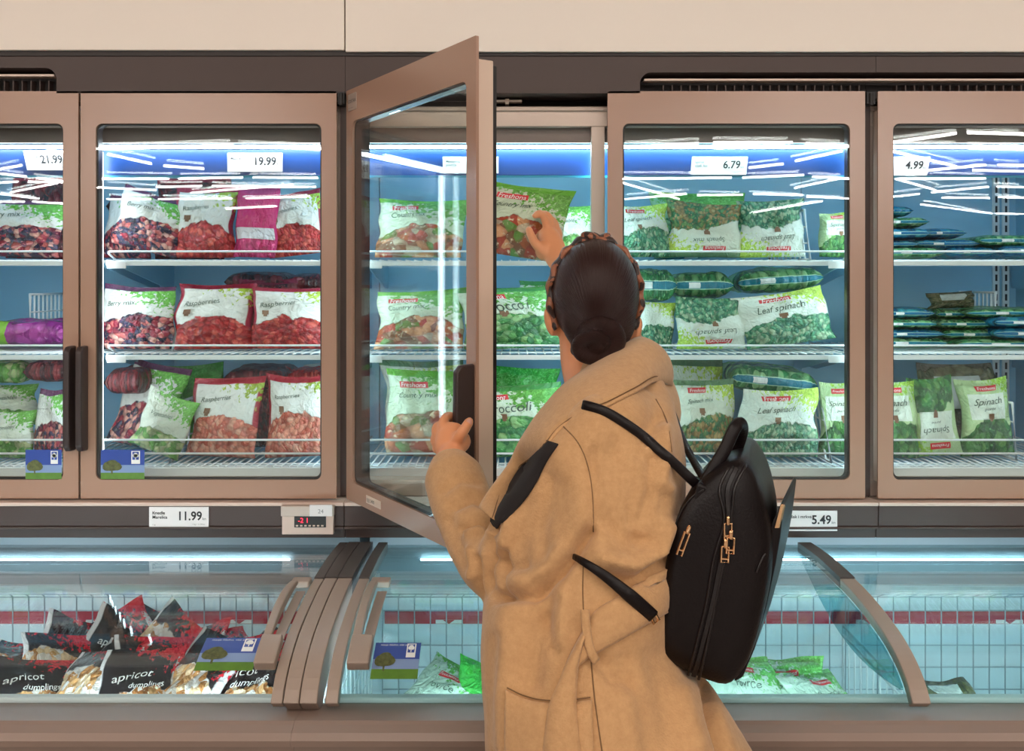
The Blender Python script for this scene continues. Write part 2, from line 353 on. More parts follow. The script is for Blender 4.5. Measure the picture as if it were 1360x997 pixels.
    def mesh(s, name, mats, off=V((0, 0, 0)), smooth=False, merge=0):
        me = bpy.data.meshes.new(name)
        me.from_pydata([tuple(v-off) for v in s.v], [], s.f)
        for m in (mats if isinstance(mats, (list, tuple)) else [mats]): me.materials.append(m)
        me.polygons.foreach_set('material_index', s.m)
        bm = bmesh.new(); bm.from_mesh(me)
        if merge: bmesh.ops.remove_doubles(bm, verts=bm.verts, dist=merge)
        bmesh.ops.recalc_face_normals(bm, faces=bm.faces)
        bm.to_mesh(me); bm.free()
        if smooth: me.polygons.foreach_set('use_smooth', [True]*len(me.polygons))
        return me
    def build(s, name, mats, parent=None, smooth=False, bevel=0, loc=None, local=False, merge=0, autosmooth=False):
        off = V((0, 0, 0))
        if parent is not None and not local: off = WL[parent]
        if parent is None and loc is not None: off = V(loc)
        me = s.mesh(name, mats, off, smooth, merge)
        o = bpy.data.objects.new(name, me); COL.objects.link(o)
        if parent is None and loc is not None: o.location = loc
        WL[o] = off.copy()
        if parent is not None: o.parent = parent
        if bevel:
            bv = o.modifiers.new('edge', 'BEVEL'); bv.width = bevel; bv.segments = 2; bv.limit_method = 'ANGLE'; bv.angle_limit = .6
        return o
def tag(o, label, cat, group=None):
    o['label'] = label; o['category'] = cat
    if group: o['group'] = group
    return o
def thing(name, label, cat, loc=(0, 0, 0), group=None):
    o = bpy.data.objects.new(name, None); COL.objects.link(o); o.location = loc; o.empty_display_size = .05
    WL[o] = V(loc); return tag(o, label, cat, group)
def struct(o): o['kind'] = 'structure'; return o
def spline(pts, k=6):
    pts = [V(p) for p in pts]; out = []
    for i in range(len(pts)-1):
        p0 = pts[max(i-1, 0)]; p1 = pts[i]; p2 = pts[i+1]; p3 = pts[min(i+2, len(pts)-1)]
        for j in range(k):
            t = j/k
            out.append(.5*((2*p1)+(p2-p0)*t+(2*p0-5*p1+4*p2-p3)*t*t+(3*p1-p0-3*p2+p3)*t**3))
    out.append(pts[-1]); return out
# ------------------------------------------------------------------ setting: the shop hall
XL, XR, YB, CEIL = -16.0, 16.0, -27.0, 3.55
struct(MB().box((XL, YB, -.1), (XR, 1.2, 0)).build('floor', M['floor']))
struct(MB().box((XL, YB, CEIL), (XR, 1.2, CEIL+.1)).build('ceiling', M['ceil']))
struct(MB().box((XL-.1, YB, 0), (XL, 1.2, CEIL)).build('wall_left', M['wallM']))
struct(MB().box((XR, YB, 0), (XR+.1, 1.2, CEIL)).build('wall_right', M['wallM']))
struct(MB().box((XL, YB-.1, 0), (XR, YB, CEIL)).build('wall_front', M['wallM']))
ZB = CZ+(HY-68)/F*D
xs = P(459, 0, D).x
struct(MB().box((XL, -.012, ZB), (xs-.0015, .08, CEIL)).build('wall_back_left', M['cream'], bevel=.002))
struct(MB().box((xs+.0015, -.012, ZB-.004), (XR, .08, CEIL)).build('wall_back_right', M['cream'], bevel=.002))
struct(MB().box((XL, .70, 0), (XR, .80, CEIL)).build('wall_back', M['wallM']))
struct(MB().box((XL, -.004, ZB-.012), (XR, .06, ZB+.002)).build('trim_1', M['dark']))
# ------------------------------------------------------------------ helpers for the freezers
def rrect(x0, z0, x1, z1, r, k=5):
    out = []
    for cx, cz, a0 in ((x1-r, z1-r, 0), (x0+r, z1-r, 90), (x0+r, z0+r, 180), (x1-r, z0+r, 270)):
        for i in range(k+1):
            a = math.radians(a0+90*i/k); out.append((cx+r*math.cos(a), cz+r*math.sin(a)))
    return out
def ring_plate(mb, outer, inner, y0, y1, mo=0, mi=0):
    n = len(outer)
    vs = [(x, y0, z) for x, z in outer] + [(x, y0, z) for x, z in inner] + [(x, y1, z) for x, z in outer] + [(x, y1, z) for x, z in inner]
    A = []; B = []
    for i in range(n):
        j = (i+1) % n
        A += [(i, j, n+j, n+i), (2*n+j, 2*n+i, 3*n+i, 3*n+j), (i, 2*n+i, 2*n+j, j)]
        B += [(n+i, n+j, 3*n+j, 3*n+i)]
    b = len(mb.v); mb.v += [V(v) for v in vs]
    for f in A: mb.f.append(tuple(b+q for q in f)); mb.m.append(mo)
    for f in B: mb.f.append(tuple(b+q for q in f)); mb.m.append(mi)
    return mb
M['sky_print'] = plain('blue_sky_print', (.03, .07, .33), .35)
M['sky_pale'] = plain('pale_sky_print', (.22, .32, .55), .35)
M['lawn_print'] = plain('green_lawn_print', (.10, .22, .025), .4, nscale=60, namp=.3)
M['tree_print'] = plain('tree_print', (.10, .11, .03), .5, nscale=160, namp=.9)
STK = [M['sky_print'], M['sky_pale'], M['lawn_print'], M['tree_print'], M['tagwhite']]
def tree_sticker(mp, words=False):
    """printed card, mp(a, b, off) maps the unit square onto the surface"""
    mb = MB()
    def patch(a0, b0, a1, b1, mat, off, na=6, nb=3):
        mb.mat(mat)
        vs = [mp(a0+(a1-a0)*i/na, b0+(b1-b0)*j/nb, off) for i in range(na+1) for j in range(nb+1)]
        mb.add(vs, [(i*(nb+1)+j, (i+1)*(nb+1)+j, (i+1)*(nb+1)+j+1, i*(nb+1)+j+1) for i in range(na) for j in range(nb)])
    patch(0, .48, 1, 1, 0, 0); patch(0, .22, 1, .48, 1, 0); patch(0, 0, 1, .22, 2, 0)
    random.seed(5)
    mb.mat(3)
    for kk, (ca, cb, ra, rb) in enumerate(((.25, .45, .20, .16), (.16, .40, .11, .11), (.36, .42, .12, .12), (.27, .55, .12, .10))):
        mb.poly([mp(ca+ra*math.cos(t*PI/9)*(1+.12*random.random()), cb+rb*math.sin(t*PI/9)*(1+.12*random.random()), .0006+.0004*kk) for t in range(18)])
    patch(.235, .17, .275, .36, 3, .0003, 1, 2)
    patch(.70, .52, .90, .96, 4, .0006, 2, 3)
    # dark emblem: a little tree in a house outline
    patch(.725, .66, .875, .93, 0, .0010, 2, 2)
    for a, b, r in ((.80, .82, .052), (.77, .80, .04), (.83, .80, .04)):
        mb.mat(4).poly([mp(a+r*math.cos(t*PI/6), b+r*1.5*math.sin(t*PI/6), .0014) for t in range(12)])
    patch(.79, .67, .81, .80, 4, .0014, 1, 1)
    if words:
        vs, fs, w = text2d('manje hladno, vise zeleno', .25)
        mb.mat(4).add([mp(.12+.72*x/w, .88+.09*y, .0012) for x, y in vs], fs)
    return mb
def swatch(mb, txt, x, y, z, size, mat, shear=0, align='L', width=None):
    mb.mat(mat).text(txt, (x, y, z), (1, 0, 0), (0, 0, 1), size, shear, align, width)
ZD0, ZD1 = P(0, 662, D).z, P(0, 121, D).z
DH = ZD1-ZD0
def door(cab, x0, w, label, hinge, handle, angle=0, sticker=None, brand=False):
    """door panel in local space: x along its width, front face at y = 0"""
    mL, mT, mBt, mR = .037, .079, .046, .037
    outer = rrect(0, 0, w, DH, .003); inner = rrect(mL, mBt, w-mR, DH-mT, .016)
    mb = MB(); ring_plate(mb, outer, inner, 0, .006)
    d = mb.build('glass_door', M['band'], cab, local=True)
    if hinge == 'L': d.location = V((x0, 0, ZD0))-WL[cab]
    else: d.location = V((x0, 0, ZD0))-WL[cab]
    d.rotation_euler = (0, 0, -angle)
    if label: d['label'] = label
    WL[d] = V((0, 0, 0))
    fr = MB(); io = rrect(.004, .036, w-.004, DH-.042, .004)
    ring_plate(fr, io, rrect(mL, mBt, w-mR, DH-mT, .016), .006, .040, 0, 1)
    fr.build('inner_frame', [M['alu2'], M['handle']], d, local=True)
    gk = MB(); ring_plate(gk, rrect(.010, .042, w-.006, DH-.050, .004), rrect(mL-.008, mBt-.004, w-mR+.008, DH-mT+.008, .016), .040, .049)
    gk.build('gasket', M['black'], d, local=True)
    bl = MB(); ring_plate(bl, rrect(mL-.001, mBt-.001, w-mR+.001, DH-mT+.001, .016), rrect(mL+.004, mBt+.006, w-mR-.004, DH-mT-.004, .014), .0065, .0075)
    bl.build('black_border', M['black'], d, local=True)
    MB().box((mL-.002, .0015, mBt-.002), (w-mR+.002, .0055, DH-mT+.002)).build('glass_pane', M['glass_out'], d, local=True)
    MB().box((mL+.0005, .030, mBt+.0005), (w-mR-.0005, .033, DH-mT-.0005)).build('glass_pane', M['glass_in'], d, local=True)
    if handle:
        zc = P(0, 528, D).z-ZD0; hh = .128
        hx = w-.020 if handle == 'R' else .004
        prof = []
        sgn = -1 if handle == 'R' else 1
        for i in range(13):                                        # rounded-corner blade seen from the side
            pass
        pts = [(0, -hh), (-.030, -hh+.002), (-.040, -hh+.014), (-.042, 0), (-.040, hh-.014), (-.030, hh-.002), (0, hh)]
        pl = [(hx, y, zc+z) for y, z in pts]
        MB().prism(pl, (.016, 0, 0)).build('handle', M['handle'], d, local=True, bevel=.004)
    if sticker:
        sx0, sx1 = sticker
        sz0, sz1 = P(0, 636, D).z-ZD0, P(0, 597, D).z-ZD0
        tree_sticker(lambda a, b, o: V((sx0+(sx1-sx0)*a, -.0006-o, sz0+(sz1-sz0)*b))).build('tree_sticker', STK, d, local=True)
    if brand:
        bm_ = MB(); bm_.mat(0).box((.014, -.0015, DH-.052), (.062, 0, DH-.012))
        swatch(bm_, 'COSTAN', .016, -.002, DH-.034, .0115, 1); swatch(bm_, '\u2014\u2014\u2014\u2014', .016, -.002, DH-.048, .008, 1)
        bm_.build('maker_plate', [M['alu'], M['ink']], d, local=True)
        lb = MB(); lb.mat(0).box((.12, -.0012, .014), (.20, 0, .032)); swatch(lb, '|||||| 2400', .126, -.0018, .019, .011, 1, 0, 'L')
        lb.build('rating_label', [M['alu2'], M['ink']], d, local=True)
    return d
ZT, ZM, ZL = 1.605, 1.3645, 1.078                         # shelf heights: upper, middle, bottom deck
YS0, YS1 = .112, .585
def wire_shelf(cab, x0, x1, z):
    mb = MB(); n = int((x1-x0)/.022)
    for i in range(n+1):
        x = x0+(x1-x0)*i/n; mb.tube([(x, YS0+.004, z), (x, YS1, z)], .0019, 5)
    for y in (YS0+.12, YS0+.26, YS1-.01): mb.tube([(x0, y, z-.004), (x1, y, z-.004)], .003, 6)
    o = mb.build('wire_shelf', M['wire'], cab, smooth=True)
    r = MB(); r.box((x0, YS0-.004, z-.014), (x1, YS0+.003, z-.002))
    r.build('front_rail', M['white'], o, bevel=.0015)
    f = MB(); f.tube([(x0+.004, YS0+.05, z), (x0+.004, YS0+.004, z+.018), (x0+.006, YS0, z+.0215), (x0+.010, YS0, z+.0225), (x1-.010, YS0, z+.0225), (x1-.006, YS0, z+.0215), (x1-.004, YS0+.004, z+.018), (x1-.004, YS0+.05, z)], .0028, 6)
    f.build('front_fence', M['wire'], o, smooth=True)
    for x in (x0+.002, x1-.006):
        b = MB(); b.prism([(x, YS0+.02, z-.006), (x, YS1, z-.006), (x, YS1, z-.075), (x, YS1-.06, z-.075)], (.004, 0, 0))
        b.build('bracket', M['linerM'], o)
    c = MB()
    c.box((x0+.004, YS0-.007, z-.021), (x0+.052, YS0-.004, z-.005)); o2 = c.build('ticket_clip', M['paper'], o)
    c = MB(); c.box((x1-.060, YS0-.007, z-.021), (x1-.016, YS0-.004, z-.005)); c.build('ticket_clip', M['paper'], o)
    return o
LED = {'a': M['led_a'], 'b': M['led_b']}
def cabinet(label, x0, x1, bays, led, vent=None, walls=(False, False)):
    """x0..x1 module width; bays = list of (x0, x1)"""
    cab = thing('upright_freezer', label, 'freezer', ((x0+x1)/2, .3, ZD0-.01), 'upright glass door freezers')
    zt, zb = 1.945, 1.052
    ln = MB()
    ln.box((x0+.001, .60, zb-.02), (x1-.001, .64, zt+.02)); ln.box((x0+.001, .08, zt), (x1-.001, .60, zt+.02)); ln.box((x0+.001, .10, zb-.02), (x1-.001, .60, zb))
    if walls[0]: ln.box((x0+.003, .08, zb), (x0+.012, .60, zt))
    if walls[1]: ln.box((x1-.012, .08, zb), (x1-.003, .60, zt))
    ln.build('liner', M['linerM'], cab)
    if walls[1]:
        up = MB()
        for x in (x1-.075, x1-.045):
            up.mat(0).box((x-.010, .594, zb), (x+.010, .60, zt)); z = zb+.05
            while z < zt-.04: up.mat(1).box((x-.003, .5925, z), (x+.003, .594, z+.020)); z += .03
        up.build('slotted_upright', [M['white'], M['ink']], cab)
    ff = MB(); zr0, zr1 = P(0, 168, D+.05).z, P(0, 141, D+.05).z
    ff.box((x0+.004, .05, zr0), (x1-.004, .085, zr1)); ff.box((x0+.004, .044, P(0, 148, D+.05).z), (x1-.004, .05, P(0, 146, D+.05).z))
    ff.box((x0+.004, .05, ZD0-.005), (x1-.004, .10, zb+.004))
    ff.box((x0+.004, .052, ZD0+.02), (x0+.030, .085, zr0+.001)); ff.box((x1-.030, .052, ZD0+.02), (x1-.004, .085, zr0+.001))
    for (a0, a1), (b0, b1) in zip(bays[:-1], bays[1:]): ff.box(((a1+b0)/2-.017, .052, ZD0+.02), ((a1+b0)/2+.017, .085, zr0+.001))
    ff.build('face_frame', M['alu'], cab, bevel=.003)
    MB().box((x0+.004, .12, zr1), (x1-.004, .50, 2.012)).build('hinge_recess', M['dark'], cab)
    fs = MB(); fs.box((x0+.030, .075, 1.900), (x1-.030, .082, zr0+.004)); fs.build('fascia', M['fascia'], cab)
    for b0, b1 in bays:
        hz0, hz1 = P(0, 232.5, D+.115).z, P(0, 199, D+.115).z
        h = MB(); h.mat(0).box((b0+.004, .115, hz0), (b1-.004, .121, hz1)); h.mat(1).box((b0+.004, .118, hz0-.006), (b1-.004, .121, hz0))
        h.build('header_strip', [M['blue'], M['bluelow']], cab)
        MB().box((b0+.004, .086, 1.889), (b1-.004, .104, 1.896)).build('light_tube', LED[led], cab)
        s0, s1 = (b0+.004, b1+.001) if (b0+b1) < 0 else (b0-.001, b1-.004)
        for sx in (s0, s1): MB().box((sx-.003, .088, 1.09), (sx+.003, .104, 1.88)).build('light_tube', M['led_v'+led], cab)
        wire_shelf(cab, b0+.012, b1-.012, ZT); wire_shelf(cab, b0+.012, b1-.012, ZM)
        g = MB(); n = 30
        for i in range(n+1):
            x = b0+.014+(b1-b0-.028)*i/n; g.tube([(x, .105, ZL), (x+.0, .58, ZL)], .0022, 5)
        for y in (.106, .13, .16, .3, .45, .58): g.tube([(b0+.012, y, ZL-.003), (b1-.012, y, ZL-.003)], .0026, 5)
        gr = g.build('deck_grille', M['wire'], cab, smooth=True)
        MB().box((b0+.006, .098, zb), (b1-.006, .104, ZL-.002)).build('deck_lip', M['white'], cab, bevel=.0015)
        f = MB(); zf = P(0, 584, D+.10).z; yf = .10
        f.tube([(b0+.012, yf, ZL), (b0+.012, yf, zf), (b1-.012, yf, zf), (b1-.012, yf, ZL)], .0026, 6); f.tube([(b0+.012, yf, P(0, 602, D+.1).z), (b1-.012, yf, P(0, 602, D+.1).z)], .0026, 6)
        f.build('deck_fence', M['wire'], cab)
    # canopy over the doors
    c = MB(); zc0, zc1 = 2.010, ZB-.004
    if vent is None: c.box((x0, .0, zc0), (x1, .10, zc1))
    else:
        v0, v1, ztop = vent                                       # opening from v0 to v1, rounded at its inner end
        if v0 > x0: c.box((x0, 0, zc0), (v0, .10, zc1))
        if v1 < x1: c.box((v1, 0, zc0), (x1, .10, zc1))
        c.box((v0, 0, ztop), (v1, .10, zc1))
        for xe, s_ in ((v0, 1), (v1, -1)):
            if x0+.001 < xe < x1-.001:
                r = .028; pts = [(xe, 0, ztop)] + [(xe+s_*(r-r*math.cos(t*PI/12)), 0, ztop-r+r*math.sin(t*PI/12)) for t in range(7)]
                c.prism(pts, (0, .10, 0))
    cn = c.build('canopy', M['canopy'], cab)
    if vent is not None:
        a0, a1 = max(v0, x0), min(v1, x1)
        MB().box((a0, .07, zc0), (a1, .09, ztop)).build('vent_recess', M['dark'], cn)
        zz = ztop-.014
        MB().box((a0+(.012 if v0 > x0 else 0), .012, zz-.004), (a1-(.012 if v1 < x1 else 0), .04, zz+.001)).build('vent_bar', M['ledge'], cn)
        gt = MB(); gt.box((a0+.02, .03, zc0+.004), (a1-.01, .034, zc0+.007))
        x = a0+.06
        while x < a1-.02: gt.box((x, .028, zc0), (x+.003, .05, ztop-.026)); x += .022
        gt.build('vent_grille', M['canopy'], cn)
    # ledge and price rail below the doors
    pr = MB(); pr.mat(0).box((x0, -.02, 1.0065), (x1, .05, 1.0155)); pr.build('ledge', M['ledge'], cab, bevel=.002)
    pr = MB(); pr.box((x0, -.016, .957), (x1, .04, 1.0065)); pr.box((x0, -.022, .951), (x1, .04, .957)); pr.box((x0, .0, .925), (x1, .04, .951))
    pr.build('price_rail', M['canopy'], cab, bevel=.0015)
    MB().box((x0+.004, .06, .926), (x1-.004, .64, ZD0-.006)).build('base_tray', M['dark'], cab)
    return cab
zv = P(0, 90, D).z
cabL = cabinet('upright glass door freezer of berry bags, left of the open door', -1.690, -.4075, [(-1.684, -1.062), (-1.050, -.414)], 'a', (-1.69, P(75, 0, D).x, zv), (True, False))
cabM = cabinet('upright glass door freezer of vegetable bags with one door held open', -.4065, .8880, [(-.396, .208), (.222, .880)], 'b', (P(850, 0, D).x, .8880, P(0, 96, D).z))
cabR = cabinet('upright glass door freezer of spinach and flat blue bags, right of the others', .8890, 1.560, [(.897, 1.545)], 'a', (.8890, 1.560, P(0, 96, D).z), (False, True))
x = lambda px: P(px, 0, D).x
door(cabL, x(-236), x(104)-x(-236), 'closed door at the far end with a tree sticker', 'L', 'R', sticker=(x(34)-x(-236), x(82)-x(-236)))
door(cabL, x(107), x(447)-x(107), 'closed door in front of the raspberry bags', 'R', 'L', sticker=(x(134)-x(107), x(192)-x(107)))
TH = math.radians(57.4)
dopen = door(cabM, x(460), .625, 'door swung open, held by the woman', 'L', 'R', angle=TH, brand=True)
door(cabM, x(807), x(1149)-x(807), 'closed door in front of the bean bags', 'R', 'L')
door(cabR, x(1166), .625, 'closed door in front of the spinach bags', 'L', 'R')
for cab, px, w in ((cabL, 449, 8.5), (cabM, 1151, 11)):
    xa, xb = x(px), x(px+w)
    h = MB(); h.box((xa, -.002, P(0, 138, D).z), (xb, .05, P(0, 122, D).z)); h.tube([((xa+xb)/2, -.004, P(0, 140, D).z), ((xa+xb)/2, -.004, P(0, 124, D).z)], .005, 10)
    h.build('hinge', M['black'], cab)
    MB().box((xa, .03, ZD0), (xb, .06, ZD1-.03)).build('end_cover', M['canopy'], cab)
h = MB(); h.box((x(640), .055, P(0, 136, D+.06).z), (P(693, 0, D+.06).x, .075, P(0, 133, D+.06).z)); h.box((P(671, 0, D+.06).x, .05, P(0, 139, D+.06).z), (P(676, 0, D+.06).x, .07, P(0, 132, D+.06).z))
h.build('hinge_arm', M['alu2'], cabM)
# temperature display on the price rail
td = MB(); X0, X1 = P(375, 0, 2.29).x, P(443, 0, 2.29).x
td.mat(0).box((X0, -.034, P(0, 709, 2.29).z), (X1, -.018, P(0, 684, 2.29).z)); td.mat(1).box((X0-.002, -.038, P(0, 684.5, 2.29).z), (X1+.002, -.018, P(0, 671, 2.29).z))
tdo = td.build('temperature_controller', [M['ledge'], M['alu']], cabL, bevel=.0012)
s = MB(); s.box((P(391, 0, 2.285).x, -.0365, P(0, 700, 2.285).z), (P(433, 0, 2.285).x, -.034, P(0, 685.5, 2.285).z)); s.build('screen', M['black'], tdo)
s = MB(); s.text('-2 1', P(396, 694.5, 2.283)+V((0, 0, .001)), (1, 0, 0), (0, 0, 1), .0165, 0, 'L'); s.build('digits', M['red_led'], tdo)
s = MB()
for i in range(7): s.box((P(393+i*5.6, 0, 2.283).x, -.038, P(0, 699, 2.283).z), (P(396+i*5.6, 0, 2.283).x, -.0365, P(0, 697, 2.283).z))
s.build('buttons', M['alu2'], tdo)
s = MB(); s.mat(0).box((P(411, 0, 2.279).x, -.0405, P(0, 685.5, 2.279).z), (P(441, 0, 2.279).x, -.038, P(0, 670.5, 2.279).z)); swatch(s, '24', P(426, 0, 2.279).x, -.0412, P(0, 681.5, 2.279).z, .014, 1, 0, 'C')
s.build('number_card', [M['paper'], M['greyink']], tdo)
# ------------------------------------------------------------------ price cards
def price_card(px0, py0, px1, py1, d, price, lines, label, group, skew=0, small=True):
    a, b = P(px0, py1, d), P(px1, py0, d); w, h = b.x-a.x, b.z-a.z
    t = thing('price_card', label, 'price tag', (a.x, a.y, a.z), group)
    k = skew*h
    mb = MB(); mb.prism([(a.x, a.y, a.z), (b.x, a.y, a.z), (b.x+k, a.y, b.z), (a.x+k, a.y, b.z)], (0, .002, 0)); mb.build('card', M['paper'], t)
    mb = MB(); hz = h*.50 if price else .01
    if price:
        mb.text(price, (b.x-w*.11, a.y-.001, a.z+h*.36), (1, 0, 0), (skew, 0, 1), h*.60, .0, 'R', width=h*1.12 if len(price) > 4 else h*.95, bold=.022)
        mb.text('kn', (b.x-w*.10, a.y-.001, a.z+h*.36), (1, 0, 0), (0, 0, 1), h*.20)
        mb.build('price_digits', M['ink'], t)
    tx = MB()
    for i, ln in enumerate(lines): tx.text(ln, (a.x+w*.06+k*.6, a.y-.001, a.z+h*(.64-.21*i)), (1, 0, 0), (0, 0, 1), h*.22, bold=.012)
    if lines: tx.build('product_name', M['ink'], t)
    if small:
        sm = MB(); sm.text('1 kg', (a.x+w*.06, a.y-.001, a.z+h*.10), (1, 0, 0), (0, 0, 1), h*.10); sm.text('1 kg = ' + (price or '8.00') + ' kn', (b.x-w*.06, a.y-.001, a.z+h*.12), (1, 0, 0), (0, 0, 1), h*.10, 0, 'R')
        sm.build('small_print', M['greyink'], t)
    return t
dh = D+.110; dr = 2.300
price_card(36, 200, 90, 226, dh, '21.99', ['\u0160umsko'], 'white price card on the blue strip behind the leftmost door, starting with 2', 'cards on the blue header strips', -.2)
price_card(302, 203, 375, 228, dh, '19.99', ['Maline'], 'white price card reading 19.99 above the raspberry bags', 'cards on the blue header strips')
price_card(588, 208, 662, 230, dh, None, ['Mje\u0161avina', 'povr\u0107a'], 'white price card above the country mix bags, seen through the open door', 'cards on the blue header strips')
price_card(917, 208, 991, 232, dh, '6.79', ['\u0160pinat', 'cijeli list'], 'white price card reading 6.79 above the bean bags', 'cards on the blue header strips', .1)
price_card(1178, 208, 1231, 233, dh, '4.99', [], 'white price card reading 4.99 above the flat blue bags', 'cards on the blue header strips', .2)
price_card(198, 673, 277, 700, dr, '11.99', ['Knedle', 'Marelica'], 'white price card reading 11.99 on the dark rail over the pastry bags', 'cards on the dark price rail')
price_card(1037, 678, 1112, 705, dr, '5.49', ['Gra\u0161ak i mrkva'], 'white price card reading 5.49 on the dark rail beside the backpack', 'cards on the dark price rail')
# ------------------------------------------------------------------ chest freezers
LC = spline([V((0, a, b)) for a, b in ((2.32, .908), (2.15, .918), (1.972, .916), (1.88, .909), (1.805, .898), (1.75, .886), (1.702, .868), (1.665, .845), (1.639, .815))], 5)
LC = [(p.y, p.z) for p in LC]
def lc_at(d):
    for (a, za), (b, zb_) in zip(LC, LC[1:]):
        if b <= d <= a:
            t = (a-d)/(a-b); td, tz = b-a, zb_-za; l = math.hypot(td, tz)
            return za+tz*t, (tz/l, -td/l)
    return (LC[0][1], (0, 1)) if d > LC[0][0] else (LC[-1][1], (-1, 0))
def lc_pt(x, d, off):
    z, (nd, nz) = lc_at(d)
    return Q(x, d+nd*off, z+nz*off)
def dseq(d0, d1, n): return [d0+(d1-d0)*i/n for i in range(n+1)]
def sweep(mb, x0, x1, d0, d1, lo, hi, n=26):
    rings = []
    for d in dseq(d0, d1, n):
        l = lo(d) if callable(lo) else lo; h_ = hi(d) if callable(hi) else hi
        rings.append([lc_pt(x0, d, l), lc_pt(x1, d, l), lc_pt(x1, d, h_), lc_pt(x0, d, h_)])
    return mb.loft(rings)
def chest(label, x0, x1, lids, end_l, end_r, lines):
    c = thing('chest_freezer', label, 'freezer', ((x0+x1)/2, 1.95-D, 0), 'chest freezers in front of the upright ones')
    b = MB(); b.box((x0, 1.60-D, .08), (x1, 1.66-D, .775)); b.box((x0, 1.66-D, .08), (x1, 2.62-D, .36)); b.box((x0, 2.55-D, .36), (x1, 2.62-D, .92)); b.box((x0, 1.64-D, .0), (x1, 2.60-D, .08))
    b.box((x0, 1.66-D, .36), (x0+.012, 2.55-D, .80)); b.box((x1-.012, 1.66-D, .36), (x1, 2.55-D, .80))
    b.build('body', M['chest'], c)
    prof = [(1.70, .770), (1.70, .797), (1.685, .801), (1.64, .806), (1.603, .810), (1.596, .806), (1.580, .800), (1.572, .790), (1.575, .779), (1.590, .772), (1.60, .770)]
    mb = MB(); mb.prism([Q(x0, a, z) for a, z in prof], (x1-x0, 0, 0)); mb.build('bumper', M['bumper'], c)
    ln = MB(); ln.box(Q(x0+.012, 2.515, .38), Q(x1-.012, 2.55, .90)); ln.box(Q(x0+.012, 1.66, .37), Q(x1-.012, 2.52, .42)); ln.box(Q(x0+.012, 1.66, .38), Q(x1-.012, 1.70, .770))
    ln.box(Q(x0+.012, 1.70, .42), Q(x0+.022, 2.515, .80)); ln.box(Q(x1-.022, 1.70, .42), Q(x1-.012, 2.515, .80))
    ln.build('liner', M['frost'], c)
    MB().box(Q(x0+.03, 1.702, .775), Q(x1-.03, 1.722, .805)).build('inner_rim', M['white'], c, bevel=.004)
    dp = MB(); pr = [(2.368, .922), (2.368, .878), (2.40, .872), (2.405, .846), (2.44, .838), (2.445, .800), (2.48, .790), (2.485, .760), (2.515, .75), (2.53, .75), (2.53, .922)]
    dp.prism([Q(x0+.012, a, z) for a, z in pr], (x1-x0-.024, 0, 0)); dp.build('rear_duct', M['duct'], c)
    for l0, l1 in lines: MB().tube([Q(l0, 2.395, .850), Q(l1, 2.395, .850)], .0026, 8).build('light_tube', M['led_c'], c)
    MB().box(Q(x0+.05, 1.703, .735), Q(x1-.05, 1.712, .758)).build('added_fill_strip', M['chest_fill'], c)  # unseen glowing strip, added under the front rim to brighten the chest
    st = MB(); z0, z1 = P(0, 828, 2.512).z, P(0, 812, 2.512).z
    st.mat(0).box(Q(x0+.03, 2.511, z0), Q(x1-.03, 2.515, z1))
    xm = x0+.20
    while xm < x1-.1:
        st.mat(1).box(Q(xm-.035, 2.508, z0+.002), Q(xm+.035, 2.511, z0+.011)); st.mat(0).poly([Q(xm-.016, 2.507, z0+.012), Q(xm, 2.507, z0+.001), Q(xm+.016, 2.507, z0+.012)]); xm += .37
    st.build('load_limit_stripe', [M['stripe'], M['tagwhite']], c)
    g = MB(); n = int((x1-x0-.06)/.0415)
    for i in range(n+1):
        xx = x0+.03+i*.0415
        g.tube([Q(xx+.008, 2.440, .748), Q(xx, 2.470, .732), Q(xx, 2.470, .425)], .0017, 5)
    for zz in (.730, .695, .605, .548, .490): g.tube([Q(x0+.03, 2.472, zz), Q(x1-.03, 2.472, zz)], .0017, 5)
    g.tube([Q(x0+.03, 2.440, .748), Q(x1-.03, 2.440, .748)], .0014, 5)
    g.build('back_grid', M['wiregrey'], c, smooth=True)
    # fixed side frames of the cabinet that follow the curve of the lids
    for e0, e1 in (end_l, end_r):
        s = MB(); sweep(s, e0, e1, 2.00, 1.642, -.05, .010); so = s.build('side_frame', M['lidframe'], c, bevel=.002)
        s = MB(); sweep(s, e0, e1, 2.295, 2.00, -.05, .012); s.build('dark_frame_rear', M['liddark'], so)  # rear stretch of the side frame, in the darker colour
    for ld in lids:
        g = MB(); sweep(g, ld['x0'], ld['x1'], 2.295, 1.643, .0, .005); lo = g.build('sliding_lid', M['glass_lid'] if x0 < -1 else M['glass_lid_teal'], c, smooth=False)
        for f0, f1 in ld['frames']:
            s = MB(); sweep(s, f0, f1, 2.00, 1.642, -.012, .009); so = s.build('lid_frame', M['lidframe'], lo, bevel=.002)
            s = MB(); sweep(s, f0, f1, 2.295, 2.00, -.012, .011); s.build('dark_frame_rear', M['liddark'], so)  # rear stretch of the lid frame, darker than the front
        if 'handle' in ld:
            h0, h1, hs = ld['handle']                               # x range, side of the slot
            s = MB(); wb = (h1-h0)
            sweep(s, h0, h1, 1.742, 1.684, .004, .026, 8)           # grip block
            sweep(s, h0, h1, 1.985, 1.955, .004, .018, 4)           # upper foot
            a0, a1 = (h0, h0+wb*.42) if hs > 0 else (h1-wb*.42, h1)
            a0, a1 = (h0, h0+wb*.42)
            sweep(s, a0, a1, 1.957, 1.740, .012, lambda d: .020+.012*math.sin(PI*(1.957-d)/.217), 14)
            s.build('handle', M['lidframe'], lo, bevel=.003)
            s = MB(); sweep(s, a1+.002, h1-.002, 1.93, 1.75, .0052, .008, 10); s.build('handle_recess', M['lidframe'], lo)
